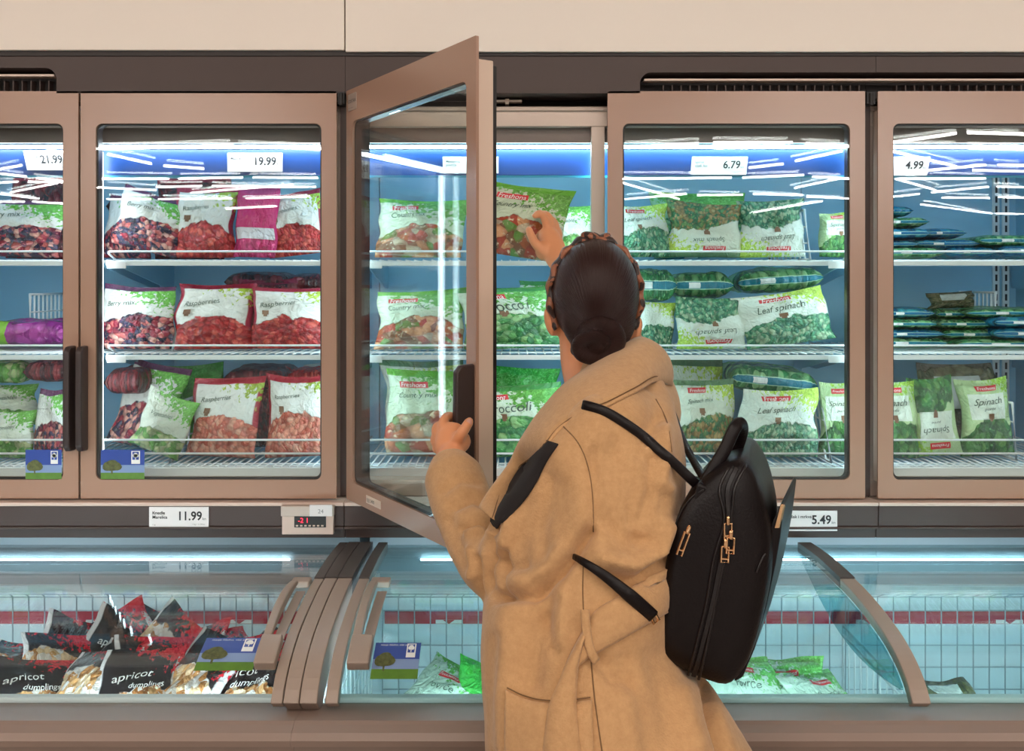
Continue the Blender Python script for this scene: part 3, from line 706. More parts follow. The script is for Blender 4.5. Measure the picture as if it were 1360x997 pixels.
        if 'sticker' in ld:
            q0, q1, e0, e1 = ld['sticker']
            tree_sticker(lambda a, b_, o: lc_pt(q0+(q1-q0)*a, e0+(e1-e0)*b_, .0058+o), True).build('tree_sticker', STK, lo)
        if 'fin' in ld:
            fx = ld['fin']; ds = dseq(2.26, 1.665, 24)
            top = [lc_pt(fx, d, -.012) for d in ds]
            za, zb2 = top[0].z-.004, top[-1].z-.004
            bot = [V((fx, p.y, za+(zb2-za)*(i/24)-.055*math.sin(PI*i/24)*.9)) for i, p in enumerate(top)]
            s = MB(); vs = top+bot+[v+V((.005, 0, 0)) for v in top+bot]; m_ = 25
            fs = []
            for i in range(24): fs += [(i, i+1, m_+i+1, m_+i), (2*m_+i+1, 2*m_+i, 3*m_+i, 3*m_+i+1), (m_+i, m_+i+1, 3*m_+i+1, 3*m_+i), (i, 2*m_+i, 2*m_+i+1, i+1)]
            s.add(vs, fs); s.build('end_glass', M['glass_teal'], lo)
    return c
chL = chest('open chest freezer of pastry bags under the 11.99 card', -1.66, -.367, [dict(x0=-1.60, x1=-.405, frames=[(-.416, -.396)], handle=(-.456, -.418, 1), sticker=(-.563, -.459, 1.683, 1.755))],
            (-1.66, -1.60), (-.394, -.3675), [(-1.62, -.56)])
chR = chest('chest freezer in front of the woman, green bags and a tree sticker', -.3665, 1.42, [
    dict(x0=-.318, x1=.700, frames=[(-.322, -.300)], handle=(-.292, -.252, 1), sticker=(-.249, -.166, 1.670, 1.742)),
    dict(x0=.704, x1=1.36, frames=[(.690, .722)], fin=.684)], (-.3660, -.336), (1.36, 1.42), [(-.23, 1.30)])
MB().box(Q(-1.08, 1.73, .53), Q(-.42, 2.36, .54)).build('false_floor', M['frost'], chL)
MB().box(Q(-.10, 1.73, .53), Q(.84, 2.08, .54)).build('false_floor', M['frost'], chR)
s = MB()                                                            # lattice on the end wall of the chest freezer
for i in range(12):
    dd = 1.74+i*.05; s.tube([Q(-.338, dd, .43), Q(-.338, dd, .78)], .0018, 5)
for zz in (.5, .56, .62, .68, .74): s.tube([Q(-.338, 1.74, zz), Q(-.338, 2.29, zz)], .0018, 5)
s.build('end_grid', M['wire'], chR)
def chest_divider(X, label):
    t = MB()
    d0, d1, z1, z0 = 1.76, 2.455, .66, .425
    t.tube([Q(X, d0, z0), Q(X, d0, z1), Q(X, d1, z1), Q(X, d1, z0)], .0035, 6); t.tube([Q(X, d0, z1-.022), Q(X, d1, z1-.022)], .003, 6); t.tube([Q(X, d0, z0), Q(X, d1, z0)], .003, 6)
    for i in range(1, 17):
        dd = d0+(d1-d0)*i/17; t.tube([Q(X, dd, z1), Q(X, dd, z0)], .0024, 5)
    tag(t.build('wire_divider', M['wire'], None, smooth=True, loc=Q(X, (d0+d1)/2, z0)), label, 'divider', 'wire dividers in the chest freezers')
chest_divider(-1.12, 'white wire divider standing left of the pastry bags in the chest')
chest_divider(.856, 'white wire divider in the chest behind the tinted glass end')
def shelf_divider(X, d0, d1, z0, z1, label, top_d=None):
    t = MB(); td = top_d or d0
    t.tube([Q(X, d0, z0), Q(X, td, z1), Q(X, d1, z1), Q(X, d1, z0)], .0040, 6, closed=True)
    n = 9
    for i in range(1, n):
        f = i/n; t.tube([Q(X, d0+(d1-d0)*f, z0), Q(X, td+(d1-td)*f, z1)], .0029, 6)
    for f in (.33, .66): t.tube([Q(X, d0+(td-d0)*f, z0+(z1-z0)*f), Q(X, d1, z0+(z1-z0)*f)], .0022, 5)
    tag(t.build('wire_divider', M['wire'], None, smooth=True, loc=Q(X, (d0+d1)/2, z0)), label, 'divider', 'wire dividers on the freezer shelves')
def dx(px, d): return (px-CX)/F*d
shelf_divider(dx(1076, 2.47), 2.47, 2.86, ZT+.003, ZT+.135, 'white wire divider on the top shelf right of the bean bags', 2.52)
shelf_divider(dx(1104, 2.47), 2.47, 2.86, ZL+.003, ZL+.155, 'white wire divider on the bottom deck beside the bean bags', 2.55)
shelf_divider(dx(226, 2.47), 2.47, 2.86, ZL+.003, ZL+.150, 'white wire divider on the bottom deck left of the pale berry bag', 2.53)
shelf_divider(dx(229, 2.47), 2.47, 2.86, ZM+.003, ZM+.150, 'white wire divider on the middle shelf left of the raspberry bags', 2.54)
shelf_divider(dx(1350, 2.50), 2.50, 2.86, ZL+.003, ZL+.150, 'white wire divider right of the spinach bags', 2.52)
shelf_divider(dx(1322, 2.66), 2.66, 2.87, ZM+.003, ZM+.155, 'white wire divider behind the flat bags on the middle shelf')
shelf_divider(dx(40, 2.66), 2.66, 2.88, ZM+.003, ZM+.150, 'white wire divider behind the purple bag')
# ------------------------------------------------------------------ bags of frozen food
def bag_fn(w, h, t, seed, flatb=False):
    o = V((seed*3.7, seed*1.3, seed*.77)); rnd = random.Random(seed)
    ear = [rnd.uniform(-.05, .05) for _ in range(4)]; waist = rnd.uniform(.02, .10); lean = rnd.uniform(-.10, .10); na = .7 if flatb else 1.75
    def fn(u, v, side):
        a = 2*u-1
        prof = (max(0, 1-abs(a)**2.6))**.6 * (max(0, math.sin(PI*min(1, v*.95+.0)))**.45) * (1.12-.42*v)
        if flatb: prof = max(0, 1-abs(a)**7)**.6 * max(0, 1-abs(2*v-1)**6)**.6
        elif v > .93: prof *= .25
        x = a*.5*w*(1-waist*math.sin(PI*v)+.02*noise.noise(V((v*5, seed, 0))))
        x += lean*w*(v-.5)*.6 + w*.075*noise.noise(V((v*3.1, a*1.2, 4.4))+o)
        z = h*v + h*(ear[0]*(1-u)*v**3+ear[1]*u*v**3) - h*.035*math.sin(PI*u)*v**2*(.5+rnd_k)
        n = noise.noise(V((x*16, z*16, side*3.1))+o)*.26 + noise.noise(V((x*42, z*30, side*5.7))+o)*.16 + noise.noise(V((x*90, z*70, side*1.7))+o)*.06
        y = side*(t*.5)*prof*(1+n*na) + .010*noise.noise(V((a*1.5, v*4, 9.1))+o)*(v**1.5)
        return V((x, y, z))
    rnd_k = rnd.random()
    return fn
def make_bag(w, h, t, seed, style, flip=False, texts=(), name='vegetable_bag', nu=22, nv=26, brand=None, badge=None, flatb=False):
    fn = bag_fn(w, h, t, seed, flatb)
    mb = MB(); uvs = []
    for side in (-1, 1):
        vs = []
        for i in range(nu+1):
            for j in range(nv+1):
                u, v = .5-.5*math.cos(PI*i/nu)*(.55+.45*abs(math.cos(PI*i/nu))) , j/nv
                u = min(1, max(0, u)); vs.append(fn(u, v, side))
                uvs.append((1-u, 1-v) if flip else (u, v))
        fs = [(i*(nv+1)+j, (i+1)*(nv+1)+j, (i+1)*(nv+1)+j+1, i*(nv+1)+j+1) for i in range(nu) for j in range(nv)]
        mb.add(vs, fs)
    me = bpy.data.meshes.new(name); me.from_pydata([tuple(v) for v in mb.v], [], mb.f); me.materials.append(S[style])
    uvl = me.uv_layers.new(name='UVMap')
    for l in me.loops: uvl.data[l.index].uv = uvs[l.vertex_index]
    bm = bmesh.new(); bm.from_mesh(me); bmesh.ops.remove_doubles(bm, verts=bm.verts, dist=.0002); bmesh.ops.recalc_face_normals(bm, faces=bm.faces)
    bm.to_mesh(me); bm.free(); me.polygons.foreach_set('use_smooth', [True]*len(me.polygons))
    o = bpy.data.objects.new(name, me); COL.objects.link(o); WL[o] = V((0, 0, 0))
    def onbag(u, v, off):
        if flip: u, v = 1-u, 1-v
        p = fn(min(.995, max(.005, u)), min(.995, max(.005, v)), -1); return p+V((0, -off, 0))
    def lay(mb, txt, cu, cv, wu, rot=0, shear=.25, off=.0018):
        vs, fs, tw = text2d(txt, shear); k = wu/tw; ca, sa = math.cos(rot), math.sin(rot); asp = w/h
        pts = []
        for x, y in vs:
            xx, yy = (x-tw/2)*k, (y-.35)*k
            pts.append(onbag(cu+xx*ca-yy*sa, cv+(xx*sa+yy*ca)*asp, off))
        mb.add(pts, fs)
    def patch(mb, cu, cv, wu, hv, rot=0, off=.0012, n=6):
        ca, sa = math.cos(rot), math.sin(rot); asp = w/h
        vs = []
        for i in range(n+1):
            for j in range(3):
                xx, yy = (i/n-.5)*wu, (j/2-.5)*hv/asp
                vs.append(onbag(cu+xx*ca-yy*sa, cv+(xx*sa+yy*ca)*asp, off))
        mb.add(vs, [(i*3+j, (i+1)*3+j, (i+1)*3+j+1, i*3+j+1) for i in range(n) for j in range(2)])
    if brand:
        cu, cv, wu, rot, word = brand
        b = MB(); b.mat(0); patch(b, cu, cv, wu, .075, rot); b.mat(1); lay(b, word, cu, cv, wu*.86, rot, .15, .0026)
        b.build('brand_label', [M['tagred'], M['tagwhite']], o, local=True)
    if texts:
        b = MB()
        for tx in texts: lay(b, *tx)
        b.build('product_name', M['scriptink' if style not in ('pastry', 'pastrw', 'mag', 'purp', 'darkb') else 'tagwhite'], o, local=True)
    if badge:
        b = MB(); patch(b, badge[0], badge[1], badge[2], .07, 0, .0014, 3); patch(b, badge[0], badge[1]-.04, badge[2]*.6, .05, 0, .0016, 2); b.build('quality_badge', M['badge'], o, local=True)
    return o
_seed = [10]
SHELF = {'T': ZT+.004, 'M': ZM+.004, 'L': ZL+.005}
TXT = {'rasp': ([('Raspberries', .36, .71, .46, .12)], None, (.20, .56, .09)), 'pale': ([('Raspberries', .36, .74, .44, .12)], None, (.26, .58, .09)),
       'mixb': ([('Berry mix', .30, .72, .38, .1)], None, None),
       'country': ([('Country mix', .36, .70, .44, .05)], (.32, .82, .34, .03, 'Freshona'), None), 'broc': ([('Broccoli', .42, .68, .50, .05)], (.30, .83, .34, .03, 'Freshona'), (.36, .56, .08)),
       'bean': ([('Leaf spinach', .44, .70, .52, .06)], (.40, .87, .36, .03, 'Freshona'), (.46, .55, .09)), 'beanb': ([('Spinach mix', .42, .72, .44, .06)], (.36, .86, .32, .03, 'Freshona'), (.44, .58, .09)),
       'spin': ([('Spinach', .52, .70, .56, .05), ('purée', .54, .60, .20, .05)], (.50, .88, .40, .02, 'Freshona'), (.56, .50, .10)),
       'gwp': ([('Vegetables', .45, .66, .45, .1)], None, None), 'pastry': ([('apricot', .40, .64, .50, .2), ('dumplings', .62, .54, .46, .2)], None, None), 'pastrw': ([('apricot', .42, .22, .50, .1)], None, None),
       'chestg': ([('Povrće', .5, .55, .4, .1)], (.5, .72, .34, .05, 'Freshona'), None)}
def bag(x0, y0, x1, y1, d, style, label, shelf=None, flip=False, roll=0, lean=-7, yaw=0, t=.062, name='vegetable_bag', group=None, text=True, cat='bag'):
    """standing bag that fills the photo's box at depth d"""
    _seed[0] += 1
    rb_ = random.Random(_seed[0]*7); roll += rb_.uniform(-2.5, 2.5); yaw += rb_.uniform(-7, 7); lean += rb_.uniform(-3, 1)
    w = (x1-x0)/F*d; zb = SHELF[shelf] if shelf else P(0, y1, d).z; zt = P(0, y0, d).z
    tx, br, bd = TXT.get(style, ((), None, None)) if text else ((), None, None)
    o = make_bag(w*1.03, (zt-zb)/math.cos(math.radians(lean)), t, _seed[0], style, flip, tx, name, brand=br, badge=bd)
    o.location = (((x0+x1)/2-CX)/F*d, d-D, zb+(.004+abs(math.sin(math.radians(roll)))*w*.42 if roll else 0)); o.rotation_euler = (math.radians(lean), math.radians(roll), math.radians(yaw))
    return tag(o, label, cat, group)
def flat(x0, x1, ytop, ybot, d, style, label, depth=.24, shelf=None, yaw=0, tilt=0, name='vegetable_bag', group=None, flip=False, tiltx=0, zb=None, text=False):
    """bag lying on its back, front edge towards the aisle"""
    _seed[0] += 1
    w = (x1-x0)/F*d
    z0 = zb if zb is not None else (SHELF[shelf] if shelf else P(0, ybot, d).z)
    t = (ybot-ytop)/F*d if shelf is None else P(0, ytop, d).z-z0
    tx, br, bd = TXT.get(style, ((), None, None)) if text else ((), None, None)
    o = make_bag(w, depth, t*.95, _seed[0], style, flip, tx, name, nu=18, nv=18, brand=br, badge=bd, flatb=True)
    o.location = (((x0+x1)/2-CX)/F*d, d-D, z0+t*.58+(.005 if shelf or z0 < ZT+.01 and z0 > ZT-.012 or z0 < ZM+.01 and z0 > ZM-.012 else 0)); o.rotation_euler = (math.radians(-90+tiltx), math.radians(tilt), math.radians(yaw))
    return tag(o, label, 'bag', group)
B = bag; FB = 'fruit_bag'
# far left compartment
g = 'fruit bags in the far left compartment'
B(-30, 268, 83, 343, 2.50, 'mixb', 'mixed berry bag on the top shelf behind the leftmost door', 'T', name=FB, group=g)
B(10, 232, 84, 330, 2.66, 'darkb', 'dark berry bag standing behind the mixed berries, leftmost door', 'T', name=FB, group=g)
flat(-40, 82, 432, 464, 2.50, 'purp', 'purple bag lying on the middle shelf behind the leftmost door', shelf='M', name=FB, group=g)
flat(30, 84, 482, 512, 2.52, 'darkb', 'dark berry bag lying on top of the pile, leftmost door', name=FB, group=g, tiltx=2, depth=.2)
flat(-36, 28, 484, 514, 2.55, 'gwp', 'greyish bag lying beside the dark berries at the left edge', group=g, tiltx=2, depth=.2)
B(-20, 512, 46, 566, 2.60, 'gwp', 'green and white bag in the middle of the leftmost pile', group=g)
B(44, 520, 84, 596, 2.50, 'mixb', 'berry bag next to the door handle on the bottom deck', 'L', name=FB, group=g)
B(-16, 548, 44, 598, 2.49, 'gwp', 'small green bag on the bottom deck behind the leftmost sticker', 'L', group=g)
# raspberry door
g = 'fruit bags under the 19.99 card'
flat(142, 215, 228, 262, 2.66, 'darkb', 'dark berry bag lying high at the back left, under the blue strip', name=FB, group=g, zb=ZT+.115)
B(136, 262, 200, 340, 2.60, 'mixb', 'berry bag at the back left of the top raspberry shelf', 'T', name=FB, group=g, text=False)
B(205, 232, 300, 330, 2.70, 'darkb', 'dark bag standing behind the white raspberry bag, top shelf', 'T', name=FB, group=g)
B(146, 266, 234, 340, 2.49, 'mixb', 'white topped berry bag tilted to the left on the top shelf', 'T', roll=16, name=FB, group=g)
B(231, 252, 312, 340, 2.50, 'rasp', 'white raspberry bag left of the magenta bag on the top shelf', 'T', name=FB, group=g)
B(311, 250, 366, 338, 2.50, 'mag', 'magenta bag with a pale stripe on the top shelf', 'T', name=FB, group=g)
B(358, 260, 434, 340, 2.52, 'rasp', 'raspberry bag right of the magenta bag on the top shelf', 'T', roll=-6, name=FB, group=g)
B(134, 380, 232, 464, 2.50, 'mixb', 'mixed berry bag left of the divider on the middle shelf', 'M', name=FB, group=g)
B(234, 380, 332, 464, 2.50, 'rasp', 'raspberry bag right of the divider on the middle shelf', 'M', name=FB, group=g, t=.07)
B(336, 380, 432, 464, 2.50, 'rasp', 'raspberry bag nearest the right edge on the middle shelf', 'M', name=FB, group=g, t=.07)
B(318, 372, 400, 462, 2.64, 'darkb', 'dark red bag standing between the two middle shelf raspberry bags', 'M', name=FB, group=g)
flat(296, 378, 356, 384, 2.66, 'darkb', 'dark red bag lying above the raspberry bags, middle shelf', name=FB, group=g, zb=ZM+.150)
flat(376, 440, 360, 386, 2.66, 'darkb', 'dark red bag lying at the top right above the raspberries', name=FB, group=g, zb=ZM+.150)
B(142, 486, 224, 596, 2.58, 'mixb', 'large pink mixed berry bag leaning left on the bottom deck', 'L', roll=14, name=FB, group=g, text=False)
flat(138, 185, 476, 512, 2.50, 'darkb', 'blackberry bag lying at the top left of the bottom deck', name=FB, group=g, zb=ZL+.165, depth=.2)
B(168, 532, 240, 600, 2.475, 'gwp', 'green and white pack leaning against the divider, bottom deck', 'L', roll=18, group=g)
B(206, 488, 292, 580, 2.70, 'chestv', 'green bag standing at the back of the berry bottom deck', 'L', group=g)
B(250, 506, 344, 602, 2.50, 'pale', 'pale raspberry bag right of the divider on the bottom deck', 'L', name=FB, group=g, t=.08)
B(354, 500, 438, 602, 2.50, 'pale', 'pale raspberry bag at the right edge of the bottom deck', 'L', name=FB, group=g, t=.075)
flat(292, 376, 478, 508, 2.62, 'darkb', 'dark red bag lying over the pale raspberry bag', name=FB, group=g, zb=ZL+.165)
flat(378, 440, 482, 510, 2.64, 'rasp', 'red bag lying over the bag at the right edge, bottom deck', name=FB, group=g, zb=ZL+.165)
B(330, 510, 372, 600, 2.66, 'darkb', 'dark red bag in the gap between the pale raspberry bags', 'L', name=FB, group=g)
# open compartment
g = 'vegetable bags behind the open door'
B(500, 264, 618, 342, 2.50, 'country', 'country mix bag on the top shelf seen through the open door', 'T', group=g, t=.075)
B(722, 272, 790, 342, 2.52, 'gwp', 'white bag on the top shelf behind the raised hand', 'T', group=g)
B(500, 386, 616, 464, 2.50, 'country', 'country mix bag on the middle shelf seen through the open door', 'M', group=g, t=.075)
B(618, 384, 748, 464, 2.51, 'broc', 'broccoli bag on the middle shelf left of the woman\u2019s head', 'M', group=g, t=.075)
B(690, 372, 785, 464, 2.66, 'broc', 'green bag behind the middle shelf broccoli bag', 'M', group=g, text=False)
flat(628, 706, 460, 470, 2.48, 'flatg', 'thin green bag lying under the broccoli on the middle shelf', shelf=None, group=g, zb=ZM+.003, depth=.06)
B(510, 494, 624, 600, 2.50, 'country', 'country mix bag on the bottom deck behind the door handle', 'L', group=g, t=.08)
B(512, 478, 620, 560, 2.66, 'beanb', 'brownish bag behind the bottom deck country mix bag', 'L', group=g, text=False)
B(628, 512, 748, 602, 2.50, 'broc', 'broccoli bag on the bottom deck beside the coat lapel', 'L', group=g, t=.08)
B(640, 490, 740, 590, 2.66, 'chestv', 'bright green bag behind the bottom deck broccoli bag', 'L', group=g)
# bean door
g = 'vegetable bags under the 6.79 card'
B(816, 272, 890, 342, 2.50, 'bean', 'bean bag at the left end of the top shelf under the 6.79 card', 'T', group=g)
B(886, 270, 984, 342, 2.51, 'beanb', 'bean bag turned sideways in the middle of the top shelf', 'T', roll=0, flip=True, group=g)
B(980, 268, 1070, 342, 2.50, 'bean', 'upside down bag left of the divider on the top shelf', 'T', flip=True, group=g)
B(870, 258, 1000, 330, 2.70, 'flatg', 'dark green bag standing behind the top shelf bean bags', 'T', group=g)
B(1088, 284, 1130, 342, 2.50, 'spin', 'spinach bag right of the divider on the top shelf', 'T', group=g)
B(840, 404, 896, 464, 2.52, 'bean', 'bean bag beside the woman\u2019s hair on the middle shelf', 'M', group=g, text=False)
flat(838, 900, 360, 404, 2.50, 'flatg', 'white and teal bag lying on the bean bag beside the hair', group=g, zb=ZM+.126, text=True)
B(900, 396, 988, 464, 2.50, 'bean', 'upside down bean bag on the middle shelf, right of the hair', 'M', flip=True, group=g)
flat(896, 976, 362, 398, 2.52, 'flatg', 'rolled teal edged bag lying above the upside down bean bag', group=g, zb=ZM+.134)
B(988, 394, 1108, 464, 2.50, 'bean', 'large leaf spinach bag leaning at the right of the middle shelf', 'M', roll=-5, group=g, t=.075)
flat(984, 1094, 362, 396, 2.54, 'flatg', 'green bag with a teal edge lying over the large leaf spinach bag', group=g, zb=ZM+.150, tilt=-4)
B(870, 478, 960, 590, 2.66, 'beanb', 'dark bag at the back of the bottom deck above the backpack handle', 'L', group=g, text=False)
B(896, 506, 980, 596, 2.54, 'beanb', 'brown and green bean bag behind the backpack handle', 'L', group=g)
B(985, 520, 1086, 603, 2.50, 'bean', 'leaf spinach bag left of the divider on the bottom deck', 'L', group=g, t=.075)
flat(972, 1086, 484, 522, 2.58, 'flatg', 'blue edged bag lying over the leaf spinach bag, bottom deck', group=g, zb=ZL+.155, tilt=6)
B(1090, 506, 1140, 598, 2.53, 'spin', 'spinach bag right of the divider on the bottom deck', 'L', group=g)
flat(828, 900, 480, 520, 2.60, 'flatb', 'blue bag lying on the bottom deck behind the coat collar', group=g, zb=ZL+.12)
# spinach door
g = 'bags under the 4.99 card'
lo = 0
for i, (xa, xb, yt, yb_, dd, st_, nm) in enumerate((
    (1168, 1262, 331, 346, 2.50, 'flatg', 'green bag lying lowest at the left of the top shelf stack'), (1264, 1330, 330, 346, 2.52, 'flatb', 'dark blue bag lying lowest in the middle of the top shelf'),
    (1328, 1420, 328, 346, 2.50, 'flatb', 'blue bag lying lowest at the right of the top shelf'),
    (1166, 1222, 319, 331, 2.52, 'flatb', 'blue bag second from the bottom of the left top shelf stack'), (1216, 1302, 318, 331, 2.54, 'flatb', 'navy bag with a white ticket lying in the middle of the top shelf'),
    (1300, 1410, 312, 329, 2.52, 'flatg', 'bright green edged bag lying on the blue one at the right'),
    (1166, 1238, 303, 318, 2.52, 'flatb', 'teal bag in the middle of the left top shelf stack'), (1230, 1284, 303, 318, 2.58, 'flatb', 'teal dotted bag lying behind the navy bag'),
    (1166, 1236, 288, 303, 2.54, 'flatg', 'green edged bag second from the top of the left stack'), (1166, 1214, 273, 288, 2.56, 'flatb', 'topmost teal bag of the left top shelf stack'))):
    flat(xa, xb, yt, yb_, dd, st_, nm, group=g)
for i, (xa, xb, yt, yb_, dd, st_, nm) in enumerate((
    (1166, 1262, 452, 467, 2.50, 'flatg', 'pale bag lying lowest at the left of the middle shelf stack'), (1264, 1420, 454, 467, 2.52, 'flatg', 'dark green bag lying lowest at the right of the middle shelf'),
    (1166, 1256, 438, 452, 2.50, 'flatb', 'blue bag with a ticket, second lowest of the left middle stack'), (1256, 1336, 438, 453, 2.56, 'flatg', 'dark green bag second lowest of the central middle stack'), (1324, 1420, 436, 453, 2.50, 'flatb', 'navy bag with a ticket at the right of the middle shelf'),
    (1166, 1246, 425, 438, 2.50, 'flatg', 'green bag third from below in the left middle stack'), (1250, 1326, 425, 438, 2.56, 'flatg', 'green bag third from below in the central middle stack'), (1322, 1420, 422, 437, 2.50, 'flatb', 'blue spotted bag third from below at the right'),
    (1166, 1244, 410, 425, 2.52, 'flatb', 'topmost blue bag of the left middle stack'), (1246, 1290, 412, 425, 2.60, 'flatg', 'small dark bag lying beside the topmost blue bag'), (1286, 1420, 410, 424, 2.54, 'flatg', 'topmost light green bag at the right of the middle shelf'))):
    flat(xa, xb, yt, yb_, dd, st_, nm, group=g)
B(1233, 390, 1294, 412, 2.66, 'boxd', 'small brown tray pack standing on the middle shelf stacks', name='tray_pack', t=.05, lean=-3, group=g, text=False, cat='package')
B(1150, 504, 1218, 592, 2.50, 'spin', 'spinach bag cut by the left door frame on the bottom deck', 'L', roll=-2, group=g)
B(1216, 500, 1276, 590, 2.51, 'spin', 'upside down spinach bag between two upright spinach bags', 'L', flip=True, roll=-4, group=g)
B(1280, 506, 1348, 590, 2.52, 'spin', 'upright spinach bag left of the right divider, bottom deck', 'L', roll=-3, group=g)
B(1224, 488, 1330, 570, 2.68, 'boxd', 'dark bag standing at the back behind the spinach bags', 'L', group=g, text=False)
# pastry bags in the left chest freezer
g = 'pastry bags heaped in the chest freezer'
ZF = .612
def heap(px, py, d, w, h, t, st_, label, rx, ry, rz, grp, name='pastry_bag', text=True, flip=False):
    _seed[0] += 1
    tx, br, bd = TXT.get(st_, ((), None, None)) if text else ((), None, None)
    o = make_bag(w, h, t, _seed[0], st_, flip, tx, name, nu=16, nv=16, brand=br)
    p = P(px, py, d)
    for v in o.data.vertices: v.co.z -= h/2
    for ch in o.children:
        for v in ch.data.vertices: v.co.z -= h/2
    o.location = p; o.rotation_euler = tuple(math.radians(a) for a in (rx, ry, rz))
    return tag(o, label, 'bag', grp)
H = [
 (40, 924, 1.85, .17, .21, .05, 'pastry', 'red and black pastry bag at the left front, behind the bumper', -66, 10, 24),
 (112, 922, 1.84, .16, .21, .05, 'pastrw', 'white edged pastry bag second from the left in the front row', -62, -8, -18),
 (180, 923, 1.83, .16, .22, .05, 'pastry', 'pastry bag with white lettering in the front middle of the heap', -60, 6, 14),
 (250, 922, 1.84, .16, .21, .05, 'pastrw', 'dumpling bag second from the right in the front row', -60, -6, -22),
 (325, 921, 1.85, .17, .21, .05, 'pastry', 'pastry bag at the right front corner beside the lid frame', -58, -12, -8),
 (75, 898, 1.98, .16, .21, .05, 'pastrw', 'pastry bag showing dumplings, second row on the left', -52, 14, 30),
 (140, 900, 1.96, .15, .20, .05, 'pastry', 'dark pastry bag in the second row, left of the middle', -50, -12, -34),
 (205, 899, 1.95, .16, .20, .05, 'pastrw', 'pale dumpling bag in the second row, middle of the heap', -54, 8, 26),
 (272, 897, 1.97, .16, .20, .05, 'pastry', 'black pastry bag half under the tree sticker', -54, 10, -24),
 (345, 895, 1.98, .15, .20, .05, 'pastrw', 'pastry bag partly behind the lid handle', -60, -8, 20),
 (92, 880, 2.10, .16, .20, .05, 'pastry', 'black pastry bag leaning up on the left slope of the heap', -40, 26, 36),
 (150, 876, 2.08, .15, .20, .05, 'pastry', 'red and black pastry bag high on the left side of the heap', -38, 30, 20),
 (212, 872, 2.07, .14, .20, .05, 'pastrw', 'steep pastry bag with a dark corner near the top of the heap', -30, 34, -22),
 (258, 884, 2.08, .15, .20, .05, 'pastry', 'pastry bag on the right slope of the heap above the sticker', -46, -20, -26),
 (163, 856, 2.19, .15, .17, .05, 'pastrw', 'topmost pastry bag of the heap with golden dumplings', -32, -22, 12),
 (196, 862, 2.20, .15, .18, .05, 'pastry', 'pastry bag just behind the topmost one, dark with lettering', -30, 20, -8),
 (300, 884, 2.14, .16, .20, .05, 'pastry', 'dark pastry bag behind the tree sticker, back of the heap', -56, 0, 40),
 (350, 888, 2.14, .14, .20, .05, 'pastrw', 'pastry bag at the back right of the heap beside the frame', -58, 6, -30),
 (-20, 905, 1.98, .20, .24, .05, 'pastrw', 'pastry bag left of the wire divider at the picture edge', -70, 0, -20),
]
for h_ in H: heap(*h_, g)
g = 'vegetable bags in the right chest freezer'
for h_ in ((640, 926, 1.92, .12, .16, .05, 'chestv', 'bright green bag beside the coat in the right chest freezer', -48, 30, 20), (585, 928, 1.90, .16, .22, .05, 'chestg', 'dark green lettuce coloured bag low beside the bright green one', -70, 8, -30),
           (990, 925, 1.93, .17, .22, .06, 'chestg', 'pale green bag under the backpack in the right chest freezer', -60, 6, 10), (1045, 930, 1.97, .17, .22, .06, 'chestg', 'pale green bag in the middle between backpack and divider', -62, -8, -14),
           (1100, 936, 1.93, .14, .2, .05, 'chestg', 'small pale bag at the foot of the tinted glass end', -68, 4, 20), (930, 925, 1.98, .18, .22, .06, 'chestg', 'pale green bag hidden mostly behind the coat tail', -64, 0, 0)):
    heap(*h_, g, name='vegetable_bag')
_seed[0] += 1
heap(1272, 946, 1.86, .13, .18, .05, 'boxd', 'brown pack low in the chest right of the curved lid frame', -70, 0, 10, None, name='frozen_pack', text=False)
# the bag she lifts out
_seed[0] = 300
held = make_bag(.215, .178, .055, 301, 'country', False, *[TXT['country'][0]], name='vegetable_bag', brand=TXT['country'][1], nu=24, nv=24)
held.location = P(686, 341, 2.30); held.rotation_euler = (math.radians(-8), math.radians(9), math.radians(-6))
tag(held, 'bag of mixed vegetables gripped in the woman\u2019s raised hand', 'bag')
# ------------------------------------------------------------------ shop lamps (they light the hall and mirror in the door glass)
SEG = [(107,198,135,195),(143,203,198,215),(215,218,269,222),(135,235,222,235),(235,235,322,234),(336,234,424,235),(123,246,205,250),(205,246,266,245),(280,245,348,246),(358,247,421,247),
 (141,262,198,262),(208,262,307,262),(327,262,413,260),(252,254,389,244),(300,276,368,273),(135,196,308,191),(320,192,430,197),
 (65,198,101,203),(0,223,29,218),(0,229,36,233),(51,235,101,241),(0,241,24,240),(38,240,101,241),(15,254,78,242),(0,256,53,263),(0,267,34,267),(46,267,101,271),
 (946,188,1053,188),(946,195,1052,194),(1072,189,1149,194),(830,194,926,189),(1058,212,1120,199),(820,235,970,234),(985,234,1069,231),(1081,233,1147,237),(924,257,985,257),(1000,256,1067,258),(1073,260,1140,263),(1057,248,1115,236),(994,221,1040,216),(1000,281,1094,266),(826,240,900,262),(830,262,910,255),
 (1168,190,1268,176),(1283,175,1360,177),(1188,194,1266,194),(1284,195,1360,197),(1185,199,1268,219),(1232,224,1307,217),(1324,217,1360,218),(1193,235,1307,235),(1290,224,1360,226),(1190,235,1241,250),(1236,253,1311,246),(1323,246,1360,247),(1168,261,1220,255),(1250,260,1313,261),(1325,260,1360,261),(1222,269,1316,282),(1322,282,1360,283),
 (474,208,560,205),(476,252,540,262),(474,292,560,288)]
def lampseg(px, py):
    s = (CEIL-.06-CZ)*F/(HY-py); return V(((px-CX)/F*s, -(s-D), CEIL-.06))
